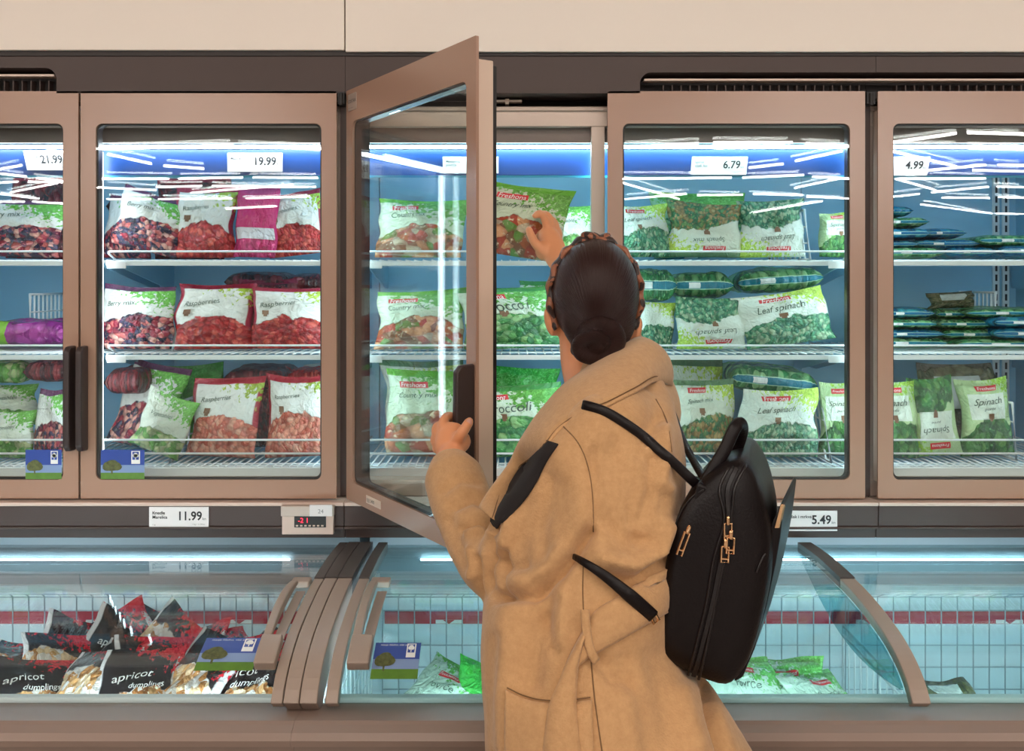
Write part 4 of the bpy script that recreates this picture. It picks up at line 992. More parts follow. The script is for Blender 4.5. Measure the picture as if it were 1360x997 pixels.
for i, (a, b_, c_, e_) in enumerate(SEG[:-3]):
    p, q = lampseg(a, b_), lampseg(c_, e_)
    mb = MB(); mb.mat(0).tube([p, q], .021, 8)
    mb.mat(1); u_ = (q-p).normalized(); n_ = u_.cross(V((0, 0, 1)))*.02
    mb.prism([p+n_+V((0, 0, .030)), p-n_+V((0, 0, .030)), p-n_+V((0, 0, .06)), p+n_+V((0, 0, .06))], q-p)
    o = mb.build('ceiling_light', [M['lamp'], M['alu']], None, loc=(p+q)/2)
    tag(o, 'white ceiling light tube of the shop hall, mirrored in the freezer glass', 'lamp', 'ceiling light tubes behind the photographer')
for i in range(3):
    for j in range(5):
        p = V((-6+3*j, -2.6-2.2*i, CEIL-.05))
        if j == 2 and i == 0: pass
        mb = MB(); mb.mat(0).box((p.x-.75, p.y-.07, p.z-.03), (p.x+.75, p.y+.07, p.z)); mb.mat(1).box((p.x-.78, p.y-.09, p.z), (p.x+.78, p.y+.09, p.z+.05))
        o = mb.build('ceiling_light', [M['lampnear'], M['alu']], None, loc=p)
        tag(o, 'wide ceiling light above the aisle in front of the freezers', 'lamp', 'ceiling lights over the freezer aisle')
# ------------------------------------------------------------------ the woman
CAM = V((0, -D, CZ))
def remesh(mb, voxel, smooth=4, factor=.5):
    me = mb.mesh('tmp', M['skin'])
    ob = bpy.data.objects.new('tmp', me); COL.objects.link(ob)
    r = ob.modifiers.new('r', 'REMESH'); r.mode = 'VOXEL'; r.voxel_size = voxel; r.use_smooth_shade = True
    if smooth:
        s_ = ob.modifiers.new('s', 'SMOOTH'); s_.factor = factor; s_.iterations = smooth
    dg = bpy.context.evaluated_depsgraph_get(); out = bpy.data.meshes.new_from_object(ob.evaluated_get(dg))
    bpy.data.objects.remove(ob); bpy.data.meshes.remove(me)
    return out
def topx(p):
    d = p.y+D; return (CX+p.x/d*F, HY-(p.z-CZ)/d*F)
def link(me, name, mats, parent, smooth=True, bevel=0):
    me.name = name; me.materials.clear()
    for m in (mats if isinstance(mats, (list, tuple)) else [mats]): me.materials.append(m)
    me.polygons.foreach_set('material_index', [0]*len(me.polygons)); me.polygons.foreach_set('use_smooth', [smooth]*len(me.polygons))
    off = WL[parent]
    for v in me.vertices: v.co -= off
    o = bpy.data.objects.new(name, me); COL.objects.link(o); o.parent = parent; WL[o] = off.copy()
    return o
per = thing('person', 'woman in a camel coat with a black backpack, reaching into the freezer', 'person', (.08, 1.38-D, 0))
# --- coat: rings (py, left px, right px, depth, half depth)
RING = [(476, 775, 850, 1.62, .060), (500, 765, 878, 1.60, .095), (530, 742, 892, 1.565, .150), (565, 722, 900, 1.535, .185), (605, 706, 905, 1.515, .190), (650, 690, 905, 1.495, .185), (700, 672, 900, 1.47, .175),
        (760, 652, 890, 1.44, .165), (810, 641, 884, 1.42, .160), (840, 640, 884, 1.41, .160), (880, 639, 905, 1.40, .168), (920, 640, 950, 1.39, .172), (997, 643, 1000, 1.375, .180), (1150, 650, 1035, 1.365, .185), (1300, 655, 1050, 1.36, .185)]
def ringpts(py, l, r, d, b, n=40, ex=.86):
    c = P((l+r)/2, py, d); a = (r-l)/2/F*d; out = []
    for i in range(n):
        t = 2*PI*i/n; ct, st = math.cos(t), math.sin(t)
        out.append(V((c.x+a*math.copysign(abs(ct)**ex, ct), c.y+b*math.copysign(abs(st)**ex, st), c.z)))
    return out
def dense(path, k=6): return spline(path, k)
def dtube(mb, pts, rs, k=6, n=20):
    """tube along a spline with radii interpolated the same way"""
    p = spline(pts, k); q = spline([V((r, 0, 0)) for r in rs], k)
    mb.tube(p, [v.x for v in q], n, dome=True)
cm = MB(); cm.loft([ringpts(*r) for r in RING])
LS, LE, LW = P(797, 588, 1.415), P(676, 752, 1.475), P(600, 622, 1.690)
dtube(cm, [P(826, 558, 1.46), LS, P(752, 655, 1.412), P(706, 715, 1.432), LE, P(640, 722, 1.545), P(618, 678, 1.61), P(603, 634, 1.675)], [.060, .070, .068, .067, .062, .056, .053, .0535])
RS = P(852, 545, 1.665)
dtube(cm, [P(835, 540, 1.60), RS, P(846, 508, 1.78), P(826, 470, 1.92), P(806, 434, 2.00)], [.070, .068, .060, .054, .050])
coat_me = remesh(cm, .0058, 7, .55)
# folds: pixel polylines pressed in or raised on the side that faces the aisle
def segdist(p, poly):
    best = 1e9
    for (ax, ay), (bx, by) in zip(poly, poly[1:]):
        vx, vy = bx-ax, by-ay; L = vx*vx+vy*vy; t = max(0, min(1, ((p[0]-ax)*vx+(p[1]-ay)*vy)/L)) if L else 0
        # fade towards both ends
        best = min(best, math.hypot(p[0]-ax-vx*t, p[1]-ay-vy*t))
    return best
FOLD = [  # (polyline, width px, amplitude m)
 ([(655, 700), (648, 730), (645, 765), (652, 790)], 6, -.010), ([(632, 742), (634, 770), (641, 796)], 5, -.009), ([(668, 735), (664, 765), (662, 795)], 5, -.007), ([(612, 700), (640, 690), (656, 700)], 6, -.009), ([(600, 672), (628, 660), (640, 664)], 7, -.007),
 ([(590, 650), (610, 636), (636, 640)], 6, -.004), ([(643, 735), (642, 765), (648, 795)], 5, .007), ([(623, 730), (627, 765)], 6, .006), ([(700, 672), (690, 720), (700, 760)], 14, -.005), ([(676, 690), (668, 720)], 8, .006),
 ([(656, 792), (700, 790), (745, 758), (782, 708)], 9, -.016), ([(786, 600), (789, 650), (788, 700)], 7, -.006),
 ([(800, 740), (840, 752), (872, 735), (886, 700)], 12, .010), ([(812, 765), (850, 768), (884, 745)], 8, -.010), ([(822, 770), (860, 783), (885, 770)], 6, -.008), ([(855, 690), (866, 650), (868, 610)], 10, -.006), ([(878, 640), (884, 600), (882, 570)], 10, .007), ([(870, 720), (880, 690), (886, 660)], 7, -.007),
 ([(850, 600), (862, 575), (872, 560)], 10, -.005), ([(722, 800), (708, 850), (700, 905)], 20, -.012), ([(676, 810), (664, 870), (660, 990)], 16, .006), ([(748, 790), (742, 850)], 12, .006),
 ([(938, 905), (948, 950), (962, 1000), (975, 1060)], 7, -.024), ([(800, 880), (815, 900), (838, 905)], 12, -.007), ([(870, 880), (885, 940), (890, 1000)], 22, -.006), ([(840, 900), (850, 1000)], 20, .006), ([(985, 940), (1005, 1000)], 10, .006),
 ([(618, 706), (640, 702), (658, 712)], 4, .006), ([(596, 690), (606, 720), (618, 750)], 9, -.005), ([(655, 745), (672, 752), (690, 748)], 7, -.006), ([(690, 770), (720, 755), (745, 730)], 12, .006), ([(730, 640), (716, 700), (722, 745)], 12, -.005), ([(800, 690), (830, 720), (862, 720)], 12, -.007),
 ([(845, 640), (838, 690), (850, 720)], 8, -.005), ([(890, 650), (880, 690), (872, 730)], 7, .006), ([(660, 850), (652, 930), (655, 1000)], 10, -.006), ([(830, 880), (850, 930), (860, 1000)], 14, -.007), ([(905, 920), (925, 990)], 14, .007), ([(810, 520), (820, 560), (812, 600)], 16, -.004), ([(720, 820), (735, 860)], 10, -.006),
 ([(740, 600), (770, 640), (776, 690)], 22, .006), ([(830, 590), (820, 640), (826, 690)], 20, -.004)]
nrm = [v.normal.copy() for v in coat_me.vertices]
for i, v in enumerate(coat_me.vertices):
    n = nrm[i]; co_ = v.co
    vd = (CAM-co_).normalized()
    k = max(0.0, min(1.0, (n.dot(vd)-.02)*3.0)); p = topx(co_); dsp = 0.0
    if k > 0 and p[1] < 1100:
        for poly, wpx, amp in FOLD:
            if abs(p[0]-poly[0][0]) > 160 or abs(p[1]-poly[0][1]) > 190: continue
            q = segdist(p, poly)
            if q < wpx*2.6: dsp += 1.6*amp*math.exp(-(q/wpx)**2)
    dsp *= k
    dsp += .0035*noise.noise(co_*7.0) + .0018*noise.noise(co_*19.0+V((3, 1, 2)))
    v.co = co_ + n*dsp
coat_me.update()
bvh = BVHTree.FromPolygons([v.co.copy() for v in coat_me.vertices], [tuple(p.vertices) for p in coat_me.polygons])
coat = link(coat_me, 'coat', M['wool'], per); coat['label'] = 'camel wool coat'
def on(px, py, off=.003, fallback=None, tree=None):
    dirv = (P(px, py, 1.0)-CAM).normalized(); h = (tree or bvh).ray_cast(CAM, dirv)
    if h[0] is None: return (P(px, py, fallback) if fallback else None), V((0, -1, 0))
    n = h[1] if h[1].dot(dirv) < 0 else -h[1]
    return h[0] + n*off, n
def draped(poly, k, off, fallback=None, tree=None):
    out = []; last = fallback
    for a in spline([V((x_, y_, 0)) for x_, y_ in poly], k):
        p, n = on(a.x, a.y, off, last, tree)
        if p is None: continue
        last = p.y+D; out.append((p, n))
    return out
def smoothpts(pn, it=2):
    ps = [p for p, n in pn]
    for _ in range(it): ps = [ps[0]] + [(ps[i-1]+ps[i]*2+ps[i+1])/4 for i in range(1, len(ps)-1)] + [ps[-1]]
    return [(p, n) for p, (q, n) in zip(ps, pn)]
def ribbon(mb, pn, w, th):
    """flat band, rounded section: w across, th thick"""
    rings = []; k = len(pn)
    ws = w if isinstance(w, list) else [w]*k
    for i, (p, n) in enumerate(pn):
        t = (pn[min(i+1, k-1)][0]-pn[max(i-1, 0)][0]).normalized(); n = (n-t*n.dot(t)).normalized(); b = t.cross(n); h = ws[i]/2
        rings.append([p-b*h, p-b*h*.8+n*th, p+b*h*.8+n*th, p+b*h, p+b*h*.8-n*th*.5, p-b*h*.8-n*th*.5])
    return mb.loft(rings)
def band(mb, upper, lower, m=12, off=.004, th=.006, bulge=.0, tree=None, hand=None):
    """sheet between two pixel polylines draped on the coat, given thickness"""
    A = spline([V((x_, y_, 0)) for x_, y_ in upper], 6); Bq = spline([V((x_, y_, 0)) for x_, y_ in lower], 6)
    K = 28; rows = []
    def at(L, f):
        q = f*(len(L)-1); i = min(int(q), len(L)-2); return L[i].lerp(L[i+1], q-i)
    for i in range(K+1):
        a, b = at(A, i/K), at(Bq, i/K); row = []; last = None
        for j in range(m+1):
            q = a.lerp(b, j/m); p, n = on(q.x, q.y, 0, last, tree)
            if p is None: p, n = P(q.x, q.y, 1.5), V((0, -1, 0))
            last = p.y+D; row.append((p, n))
        rows.append(row)
    return rows
def sheet(mb, rows, off, th, bulge=0):
    K, m = len(rows)-1, len(rows[0])-1
    # smooth the depth so the sheet lies evenly
    pts = [[r[j][0].copy() for j in range(m+1)] for r in rows]
    for _ in range(4):
        pts = [[(pts[i][j]*2 + pts[max(i-1, 0)][j]+pts[min(i+1, K)][j]+pts[i][max(j-1, 0)]+pts[i][min(j+1, m)])/6 if 0 < i < K and 0 < j < m else pts[i][j] for j in range(m+1)] for i in range(K+1)]
    out = []; inn = []
    for i in range(K+1):
        for j in range(m+1):
            n = rows[i][j][1]; n = (n + V((0, -1, 0))*.6).normalized()
            e = min(j, m-j, i, K-i); ee = min(1, e/2)
            h = off+th*(.45+.55*ee)+bulge*math.sin(PI*j/m)
            out.append(pts[i][j]+n*h); inn.append(pts[i][j]-n*.004)
    nn = m+1; fs = []; N0 = (K+1)*nn
    for i in range(K):
        for j in range(m):
            a = i*nn+j; fs.append((a, a+nn, a+nn+1, a+1)); fs.append((N0+a, N0+a+1, N0+a+nn+1, N0+a+nn))
    for i in range(K): fs += [(i*nn, N0+i*nn, N0+(i+1)*nn, (i+1)*nn), (i*nn+m, (i+1)*nn+m, N0+(i+1)*nn+m, N0+i*nn+m)]
    for j in range(m): fs += [(j, j+1, N0+j+1, N0+j), (K*nn+j, N0+K*nn+j, N0+K*nn+j+1, K*nn+j+1)]
    return mb.add(out+inn, fs)
# belt, pocket, tail, loop
s = MB(); sheet(s, band(s, [(764, 872), (786, 816), (822, 791), (866, 764), (905, 745)], [(768, 884), (787, 868), (822, 849), (866, 822), (905, 800)]), .003, .007, .002)
s.build('belt', M['wool'], coat, smooth=True)
s = MB(); sheet(s, band(s, [(774, 836), (756, 870), (742, 905), (729, 940), (722, 1010)], [(778, 838), (769, 875), (766, 910), (766, 945), (774, 1010)], 10), .008, .007, .003)
s.build('belt_tail', M['wool'], coat, smooth=True)
s = MB(); ribbon(s, smoothpts(draped([(776, 809), (777, 830), (780, 855), (785, 876)], 4, .013)), .012, .003); s.build('belt_loop', M['wool'], coat, smooth=True)
s = MB(); sheet(s, band(s, [(672, 916), (700, 929), (735, 933), (786, 929)], [(672, 1030), (700, 1034), (735, 1036), (790, 1034)], 12), .0035, .0045, .001); s.build('pocket', M['wool'], coat, smooth=True)
for nm, pl in (('side_seam', [(775, 742), (774, 780), (775, 812)]), ('side_seam', [(785, 876), (790, 930), (800, 1000)]), ('armhole_seam', [(748, 566), (768, 588), (781, 620), (787, 660), (788, 706)]), ('pocket_seam', [(674, 913), (700, 926), (735, 930), (784, 926)]), ('shoulder_seam', [(871, 530), (886, 560), (892, 600)])):
    s = MB(); s.tube([p for p, n in smoothpts(draped(pl, 6, .0000 if nm != 'pocket_seam' else .003), 1)], .0010, 6); s.build(nm, M['seam'], coat, smooth=True)
# --- collar and lapel: one broad rolled band from the nape to the waist
def H3(px, py, d): return P(px, py, d)
UP = [H3(868, 462, 1.655), H3(848, 451, 1.64), H3(815, 468, 1.60), H3(775, 497, 1.575), H3(748, 515, 1.565), H3(724, 545, 1.55), H3(700, 580, 1.535), H3(678, 612, 1.52), H3(654, 646, 1.505), H3(640, 672, 1.495)]
LO = [H3(893, 512, 1.655), H3(871, 505, 1.605), H3(845, 518, 1.53), H3(808, 536, 1.475), H3(776, 548, 1.455), H3(744, 568, 1.455), H3(722, 594, 1.455), H3(700, 620, 1.455), H3(672, 655, 1.455), H3(656, 690, 1.46)]
LO = [LO[0]] + [P(*topx(p), max(1.385, min(1.60, on(*topx(p), 0, 1.5)[0].y+D-.016))) for p in LO[1:]]
U_, L_ = spline(UP, 5), spline(LO, 5)
s = MB(); rings = []
for i, (a, b) in enumerate(zip(U_, L_)):
    t = (U_[min(i+1, len(U_)-1)]-U_[max(0, i-1)]).normalized(); c = b-a; n = t.cross(c).normalized()
    if n.dot(CAM-a) < 0: n = -n
    f = i/(len(U_)-1); bul = .022*(1-.4*f); th = .014
    row = []; m_ = 9
    for j in range(m_+1):
        q = j/m_; row.append(a+c*q+n*(bul*math.sin(PI*min(1, q*.9+.1))+.004*noise.noise((a+c*q)*14)))
    back = [a+c*(1-j/m_)+n*(bul*math.sin(PI*min(1, (1-j/m_)*.9+.1))-th*(.3+.7*min(1, min(j, m_-j)/2))) for j in range(m_+1)]
    rings.append(row+back)
s.loft(rings); cl = s.build('collar', M['wool'], coat, smooth=True)
s = MB(); s.tube([b+(a-b).normalized()*.012+V((0, -.0085, .001)) for a, b in zip(U_[4:], L_[4:])], .0011, 6); s.build('collar_seam', M['seam'], cl, smooth=True)
# near-black sheet laid over the gap between lapel and sleeve
s = MB(); sheet(s, band(s, [(722, 584), (704, 604), (684, 630), (664, 662), (652, 690)], [(742, 590), (726, 614), (712, 642), (694, 668), (660, 702)], 8), .002, .004); s.build('gap_sheet', M['gap_black'], per, smooth=True)
# --- body: head, neck, arms with hands, legs in one skin
HC = P(790, 394, 1.675)
bd = MB()
bd.ball(HC+V((0, 0, .008)), (.074, .092, .094), 28, 18)
bd.ball(HC+V((-.004, .045, -.050)), (.056, .058, .062), 24, 14); bd.ball(HC+V((-.006, .072, -.085)), (.030, .026, .024), 16, 10)
bd.tube([HC+V((-.005, .098, .012)), HC+V((-.006, .113, -.025)), HC+V((-.006, .104, -.034))], [.008, .011, .008], 10, dome=True)
for sx in (-1, 1): bd.ball(HC+V((sx*.040, .078, -.022)), (.022, .020, .018), 12, 8)
EARL, EARR = P(731, 428, 1.675), P(845, 440, 1.68)
for e, sx in ((EARL, -1), (EARR, 1)):
    bd.ball(e+V((sx*.001, .004, 0)), (.009, .016, .026), 14, 10, Matrix.Rotation(math.radians(14*sx), 3, 'Y')); bd.ball(e+V((-sx*.008, .006, -.004)), (.014, .016, .020), 12, 8)
dtube(bd, [HC+V((-.002, .01, -.05)), P(786, 478, 1.665), P(796, 520, 1.62), P(806, 560, 1.57)], [.062, .055, .058, .075], 5, 20)
bd.loft([ringpts(py, l+34, r-34, d, b*.66, 28) for py, l, r, d, b in RING[3:11]])
dtube(bd, [P(812, 575, 1.50), LS+V((0, .01, 0)), P(672, 738, 1.495), P(622, 690, 1.60), P(599, 606, 1.705)], [.036, .034, .030, .028, .0255], 5, 16)
dtube(bd, [P(840, 545, 1.62), RS, P(826, 470, 1.92), P(782, 402, 2.09), P(748, 352, 2.19)], [.045, .045, .039, .035, .0255], 5, 16)
def finger(pts, r0, r1, k=4):
    p = spline(pts, k); n = len(p)
    bd.tube(p, [r0+(r1-r0)*i/(n-1) for i in range(n)], 12, dome=True)
# left hand: palm behind the handle blade, thumb up along the door edge
W_ = P(598, 604, 1.712)
bd.tube([W_, P(598, 590, 1.728), P(600, 578, 1.742)], [.0255, .029, .028], 16, flat=.62, dome=True, up=(0, 1, 0))
bd.ball(P(611, 586, 1.722), (.020, .017, .021), 14, 10)
finger([P(606, 588, 1.715), P(612, 577, 1.700), P(618, 568, 1.700), P(623, 560, 1.712)], .0118, .0088)
for i, (b0, k1, k2, tp) in enumerate((
    ((590, 576, 1.744), (589, 559, 1.762), (597, 552, 1.792), (606, 556, 1.812)),
    ((583, 580, 1.748), (580, 568, 1.772), (590, 563, 1.802), (603, 567, 1.820)),
    ((581, 588, 1.746), (578, 581, 1.772), (588, 577, 1.802), (602, 580, 1.818)),
    ((583, 597, 1.740), (580, 594, 1.762), (589, 591, 1.788), (601, 592, 1.802)))):
    finger([P(600, 588, 1.730), P(*b0), P(*k1), P(*k2), P(*tp)], (.0108, .011, .0105, .0095)[i], (.0078, .008, .0076, .0068)[i])
# right hand: pinching the bag, thumb in front, fingers over the top corner
bd.tube([P(742, 348, 2.195), P(734, 330, 2.225), P(728, 314, 2.245)], [.0255, .031, .028], 16, flat=.55, dome=True, up=(0, 1, .3))
bd.ball(P(722, 332, 2.222), (.021, .017, .024), 14, 10)
finger([P(726, 338, 2.216), P(713, 326, 2.212), P(706, 314, 2.218), P(702.5, 305, 2.228)], .0125, .0088)
for i, (b0, k1, k2, tp) in enumerate((
    ((727, 306, 2.250), (723.5, 290, 2.246), (717, 283, 2.240), (711, 286, 2.238)),
    ((732, 309, 2.256), (731, 292, 2.264), (724, 284, 2.272), (715, 286, 2.272)),
    ((737, 314, 2.258), (738, 299, 2.274), (732, 291, 2.286), (722, 292, 2.288)),
    ((740, 322, 2.252), (743, 311, 2.270), (739, 303, 2.284), (730, 302, 2.290)))):
    finger([P(734, 330, 2.232), P(*b0), P(*k1), P(*k2), P(*tp)], (.0110, .011, .0105, .0095)[i], (.0082, .008, .0076, .0068)[i])
for xx, yy in ((.02, -1.02), (.155, -.93)):                             # legs
    dtube(bd, [V((xx*.6+.05, -.96, .80)), V((xx+.01, yy, .50)), V((xx, yy, .28)), V((xx, yy-.01, .09))], [.085, .058, .05, .038], 5, 16)
    bd.ball(V((xx-.05, yy+.03, .045)), (.085, .045, .04), 16, 10, Matrix.Rotation(math.radians(-25), 3, 'Z'))
body_me = remesh(bd, .0034, 3, .5)
body = link(body_me, 'body', M['skin'], per)
# thumb nail, face
s = MB(); s.ball(P(622.5, 561.5, 1.701), (.0055, .0028, .0085), 12, 8, Matrix.Rotation(math.radians(22), 3, 'Y')); s.build('thumb_nail', M['nail'], body, smooth=True)
s = MB(); s.ball(HC+V((-.006, .100, -.066)), (.022, .008, .007), 14, 8); s.build('mouth', M['lip'], body, smooth=True)
for sx in (-1, 1):
    s = MB(); s.mat(0).ball(HC+V((-.006+sx*.030, .086, .008)), (.013, .010, .009), 14, 10); s.mat(1).ball(HC+V((-.006+sx*.030, .0945, .008)), (.005, .003, .005), 10, 6); s.build('eye', [M['eyew'], M['handle']], body, smooth=True)
    s = MB(); s.tube([HC+V((-.006+sx*.048, .080, .026)), HC+V((-.006+sx*.030, .092, .031)), HC+V((-.006+sx*.014, .094, .027))], [.002, .003, .002], 6); s.build('eyebrow', M['handle'], body, smooth=True)
# --- hair
BUN = P(791, 452, 1.575)
M['hair'] = hairmat(tuple(BUN+V((0, .04, .0))-WL[per]))
hm = MB()
hm.ball(HC+V((0, -.010, .004)), (.0765, .096, .0985), 32, 22)
hm.ball(HC+V((.002, -.052, -.040)), (.064, .050, .060), 24, 16)
hm.ball(P(787, 466, 1.635), (.040, .030, .028), 20, 12)
hme = remesh(hm, .005, 10, .5)
for v in hme.vertices:
    # keep the face clear
    if v.co.y > HC.y+.055 and v.co.z < HC.z+.055: v.co.y = HC.y+.055-(HC.z+.055-v.co.z)*.45
hair = link(hme, 'hair', M['hair'], per); hair['label'] = 'dark brown hair pulled back'
bn = MB()
c1, c2 = P(800, 443, 1.572), P(783, 459, 1.560)
def coil(mb, c, R, r, turns, tilt, ph=0):
    rot = Matrix.Rotation(tilt, 3, 'Y'); pts = []; rs = []
    for i in range(int(26*turns)+1):
        a = ph+2*PI*i/26; q = i/(26*turns); rr = R*(1-.62*q)
        pts.append(c + rot @ V((rr*math.cos(a), -.020*q, rr*.80*math.sin(a)))); rs.append(r*(1-.12*q))
    mb.tube(pts, rs, 12, dome=True)
bp_ = [(770, 446, 1.600), (780, 436, 1.582), (797, 431, 1.574), (814, 438, 1.570), (819, 453, 1.568), (808, 467, 1.566), (790, 473, 1.564), (773, 469, 1.564), (769, 457, 1.562), (779, 449, 1.556), (794, 448, 1.552), (802, 455, 1.553), (792, 461, 1.556)]
bn.tube(spline([P(*q) for q in bp_], 5), [.012+.004*math.sin(PI*min(1, i/42)) for i in range(61)], 14, dome=True)
bn.ball(P(794, 453, 1.588), (.032, .016, .024), 16, 10)
bme = remesh(bn, .0028, 2, .5); link(bme, 'hair_bun', M['hair'], hair)
# --- headband with a twist on top
s = MB(); pts = []; rs = []
for i in range(61):
    a = math.radians(-34+248*i/60); q = abs(i-30)/30; wob = 1+.025*math.sin(i*1.3)
    pts.append(HC+V((.0790*math.cos(a)*wob, .006+.004*math.sin(i*.9)-.012*abs(math.cos(a)), .002+.0995*math.sin(a)*wob))); rs.append(.0175+.004*max(0, 1-q*3.2)+.0015*math.sin(i*2.1))
nb_ = 14; rings = []
for i, p in enumerate(pts):                                            # flat band: wide front to back, thin outwards
    o_ = V((p.x-HC.x, 0, p.z-HC.z)).normalized()
    rings.append([p + o_*(.0080*math.cos(2*PI*j/nb_)*(1+.35*max(0, 1-abs(i-30)/8))) + V((0, 1, 0))*(rs[i]*math.sin(2*PI*j/nb_)) for j in range(nb_)])
s.loft(rings)
s.ball(HC+V((-.006, .002, .104)), (.020, .022, .010), 14, 10, Matrix.Rotation(.35, 3, 'Y')); s.ball(HC+V((.014, .010, .102)), (.018, .024, .009), 14, 10, Matrix.Rotation(-.5, 3, 'Y'))
s.build('headband', M['leopard'], per, smooth=True)['label'] = 'leopard print headband with a knot'
# trousers and boots below the coat
for xx, yy in ((.02, -1.02), (.155, -.93)):
    s = MB(); p = spline([V((xx*.6+.05, -.96, .80)), V((xx+.01, yy, .50)), V((xx, yy, .26))], 5); s.tube(p, [.095-.037*i/(len(p)-1) for i in range(len(p))], 18); s.build('trouser_leg', M['trouser'], per, smooth=True)
    s = MB(); s.tube([V((xx, yy, .30)), V((xx, yy-.005, .12)), V((xx, yy-.01, .05))], [.06, .053, .052], 18, dome=True); s.ball(V((xx-.05, yy+.03, .046)), (.098, .052, .045), 18, 12, Matrix.Rotation(math.radians(-25), 3, 'Z'))
    s.build('boot', M['boot'], per, smooth=True)
# ------------------------------------------------------------------ backpack
bp = thing('backpack', 'black leather backpack hanging on the woman\u2019s back', 'backpack', P(950, 780, 1.40))
OUT = [(966, 613), (985, 611), (1000, 627), (1012, 652), (1022, 690), (1026, 725), (1024, 770), (1014, 820), (1000, 868), (984, 900), (964, 916), (930, 907), (900, 893), (879, 880), (870, 866), (871, 830), (876, 780), (884, 735), (896, 690), (914, 655), (940, 630)]
d0 = 1.335
base = [P(a, b, d0) for a, b in OUT]
dn = []
bl = [V((p.x, p.z, 0)) for p in base]; nb = len(bl)
for i in range(nb):                                                    # resample the outline smoothly
    for j in range(3):
        t = j/3; p0, p1, p2, p3 = bl[i-1], bl[i], bl[(i+1) % nb], bl[(i+2) % nb]
        dn.append(.5*((2*p1)+(p2-p0)*t+(2*p0-5*p1+4*p2-p3)*t*t+(3*p1-p0-3*p2+p3)*t**3))
cen = sum(dn, V())/len(dn)
EXT = V((.075, .235, .0))
rings = []
for t, k in ((-.045, .52), (-.030, .76), (-.008, .90), (.03, .965), (.10, .995), (.22, 1.0), (.75, 1.0), (.92, .975), (.98, .93), (1.0, .80)):
    rings.append([V((cen.x+(p.x-cen.x)*k, d0-D, cen.y+(p.y-cen.y)*k))+EXT*t for p in dn])
s = MB(); s.loft(rings); bagbody = s.build('main_body', M['leather'], bp, smooth=True)
bt = BVHTree.FromPolygons(s.v, s.f)
def bon(poly, k=6, off=.001): return smoothpts(draped(poly, k, off, None, bt), 1)
for pl in ([(968, 622), (955, 650), (962, 690), (948, 740), (938, 800), (926, 850), (914, 896)], [(990, 618), (976, 646), (972, 676), (966, 720), (952, 790), (940, 850), (928, 902)]):
    s = MB(); s.tube([p for p, n in bon(pl)], .0022, 8); s.build('piping', M['piping'], bagbody, smooth=True)
zp = bon([(978, 622), (966, 650), (967, 690), (958, 740), (946, 800), (934, 850), (921, 898)])
s = MB(); ribbon(s, zp, .007, .0012); s.build('zip', M['piping'], bagbody)
for nm_, pl in (('seam_line', [(893, 712), (905, 680), (920, 660), (935, 650)]), ('seam_line', [(1004, 760), (1012, 740), (1016, 735)])):
    s = MB(); s.tube([p for p, n in bon(pl)], .0015, 6); s.build(nm_, M['piping'], bagbody, smooth=True)
def pull(px, py, ln, wd, rot, dd=.004):
    p, n = on(px, py, dd, 1.33, bt); s = MB(); r = Matrix.Rotation(rot, 3, 'Y')
    def q(a, b): return p + r @ V((a, 0, b))
    s.tube([q(-wd/2, 0), q(wd/2, 0), q(wd/2, -ln), q(-wd/2, -ln)], .0017, 6, closed=True); s.tube([q(0, .008), q(0, 0)], .0028, 8, dome=True)
    s.tube([q(-wd/2, -ln*.78), q(wd/2, -ln*.78)], .0016, 6)
    s.build('zip_pull', M['gold'], bp, smooth=False)
pull(966, 694, .022, .010, 0.0); pull(969, 712, .022, .010, .05, .007); pull(962, 724, .022, .010, .05, .006); pull(913, 706, .034, .007, .35)
# front pocket panel standing off on the outer side
PK = [(1038, 667), (1041, 672), (1036, 715), (1030, 750), (1018, 805), (1002, 862), (986, 900), (974, 906), (990, 862), (1006, 805), (1014, 750), (1019, 712), (1027, 690)]
s = MB(); p0 = [P(a, b, 1.36) for a, b in PK]; s.prism(p0, (.075, .19, 0)); fp = s.build('front_pocket', M['leather'], bp, bevel=.003)
s = MB(); s.prism([P(a, b, 1.358) for a, b in ((1037, 670), (1040.5, 672), (1034, 701), (1029, 701))], (.004, .004, 0)); s.build('brass_edge', M['gold'], fp)
s = MB(); s.ball(P(1017, 702, 1.358), (.004, .004, .006), 10, 8); s.build('brass_stud', M['gold'], fp, smooth=True)
# straps
def facing(pts): return [(p, V((0, -1, .1)).normalized()) for p in pts]
s = MB(); st_ = draped([(776, 540), (800, 547), (830, 563), (862, 588), (890, 612)], 5, .004, 1.45)
tailp = [p for p, n in st_]+[P(915, 634, 1.375), P(930, 648, 1.36)]
ribbon(s, smoothpts(facing(tailp), 3), .0145, .003); s.build('shoulder_strap', M['leather'], bp, smooth=True)
s = MB(); ribbon(s, facing(spline([P(884, 522, 1.63), P(892, 545, 1.60), P(905, 580, 1.53), P(920, 610, 1.46), P(935, 636, 1.40)], 6)), .0125, .003); s.build('shoulder_strap', M['leather'], bp, smooth=True)
px_ = spline([V((763, 739, 0)), V((800, 762, 0)), V((838, 792, 0)), V((867, 818, 0))], 7); pts_ = []
for i, q in enumerate(px_):
    hit = on(q.x, q.y, 0, 1.32)[0].y+D; f_ = i/(len(px_)-1)
    pts_.append([q.x, q.y, min(hit-.004-.012*min(1, f_*2.5), 1.312)])
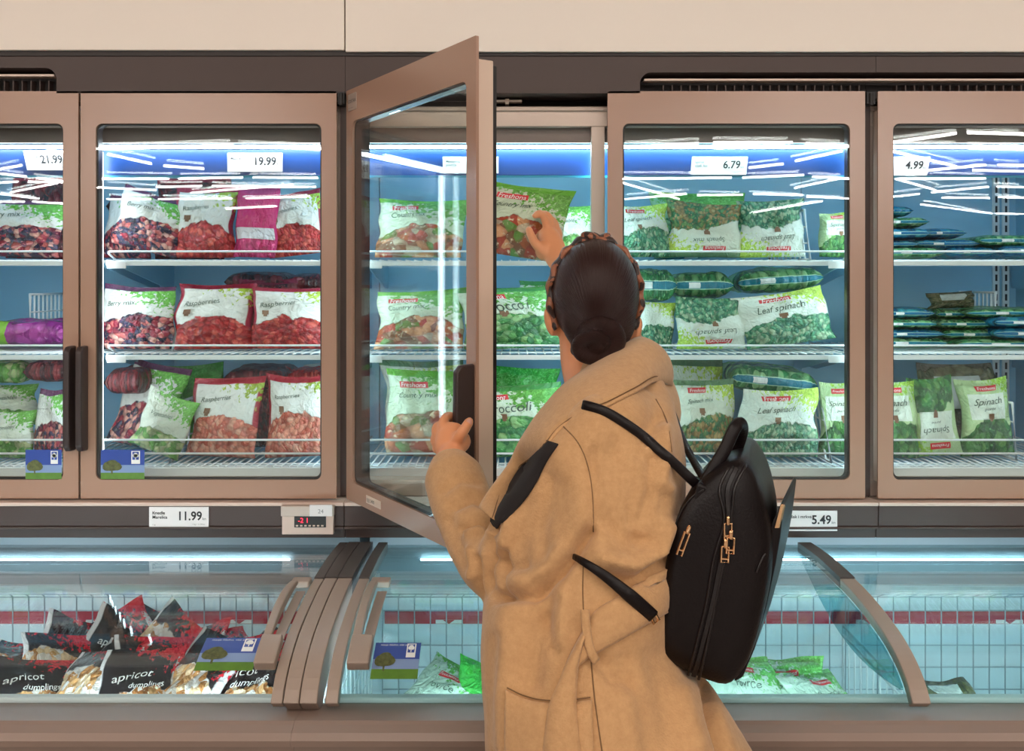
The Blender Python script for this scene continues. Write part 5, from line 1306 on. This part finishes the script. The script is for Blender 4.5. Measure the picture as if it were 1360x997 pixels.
for _ in range(4): pts_ = [pts_[0]]+[[pts_[i][0], pts_[i][1], min(pts_[i][2], (pts_[i-1][2]+pts_[i+1][2])/2)] for i in range(1, len(pts_)-1)]+[pts_[-1]]
s = MB(); ribbon(s, facing([P(*q) for q in pts_]), [.0085+.010*min(1, i/14) for i in range(len(pts_))], .003); s.build('lower_strap', M['leather'], bp, smooth=True)
s = MB(); s.tube([P(860, 812, 1.290), P(866, 808, 1.290), P(875, 823, 1.290), P(869, 828, 1.290)], .0022, 8, closed=True); s.build('strap_ring', M['gold'], bp, smooth=True)
s = MB()
lp = spline([P(930, 668, 1.365), P(934, 648, 1.36), P(948, 622, 1.36), P(964, 594, 1.365), P(975, 570, 1.37), P(983, 562, 1.385), P(986, 572, 1.41), P(980, 592, 1.43), P(970, 614, 1.44), P(962, 640, 1.45)], 5)
ribbon(s, facing(lp), [.019]*len(lp), .0035); s.build('carry_handle', M['leather'], bp, smooth=True)
s = MB(); s.prism([P(a, b, 1.332) for a, b in ((926, 640), (940, 646), (944, 668), (934, 690), (918, 672))], (.01, .03, 0)); s.build('handle_patch', M['leather'], bp, bevel=.004)
# ------------------------------------------------------------------ camera and picture
cam = bpy.data.cameras.new('camera'); co = bpy.data.objects.new('camera', cam); COL.objects.link(co)
cam.sensor_fit = 'HORIZONTAL'; cam.sensor_width = 36; cam.lens = F/1360*36; cam.shift_y = -(498.5-HY)/1360
cam.clip_start = .05; cam.clip_end = 100
co.location = (0, -D, CZ); co.rotation_euler = (PI/2, 0, 0)
sc.camera = co
w = bpy.data.worlds.new('world'); sc.world = w; w.use_nodes = True
w.node_tree.nodes['Background'].inputs[0].default_value = (.9, .8, .7, 1); w.node_tree.nodes['Background'].inputs[1].default_value = .3
sc.view_settings.view_transform = 'Standard'; sc.view_settings.look = 'None'; sc.view_settings.gamma = 1; sc.view_settings.use_curve_mapping = False
sc.view_settings.exposure = 0.55
cy = sc.cycles
cy.max_bounces = 7; cy.diffuse_bounces = 3; cy.glossy_bounces = 3; cy.transparent_max_bounces = 24; cy.use_denoising = True
cy.sample_clamp_indirect = 6
cy.caustics_reflective = False; cy.caustics_refractive = False
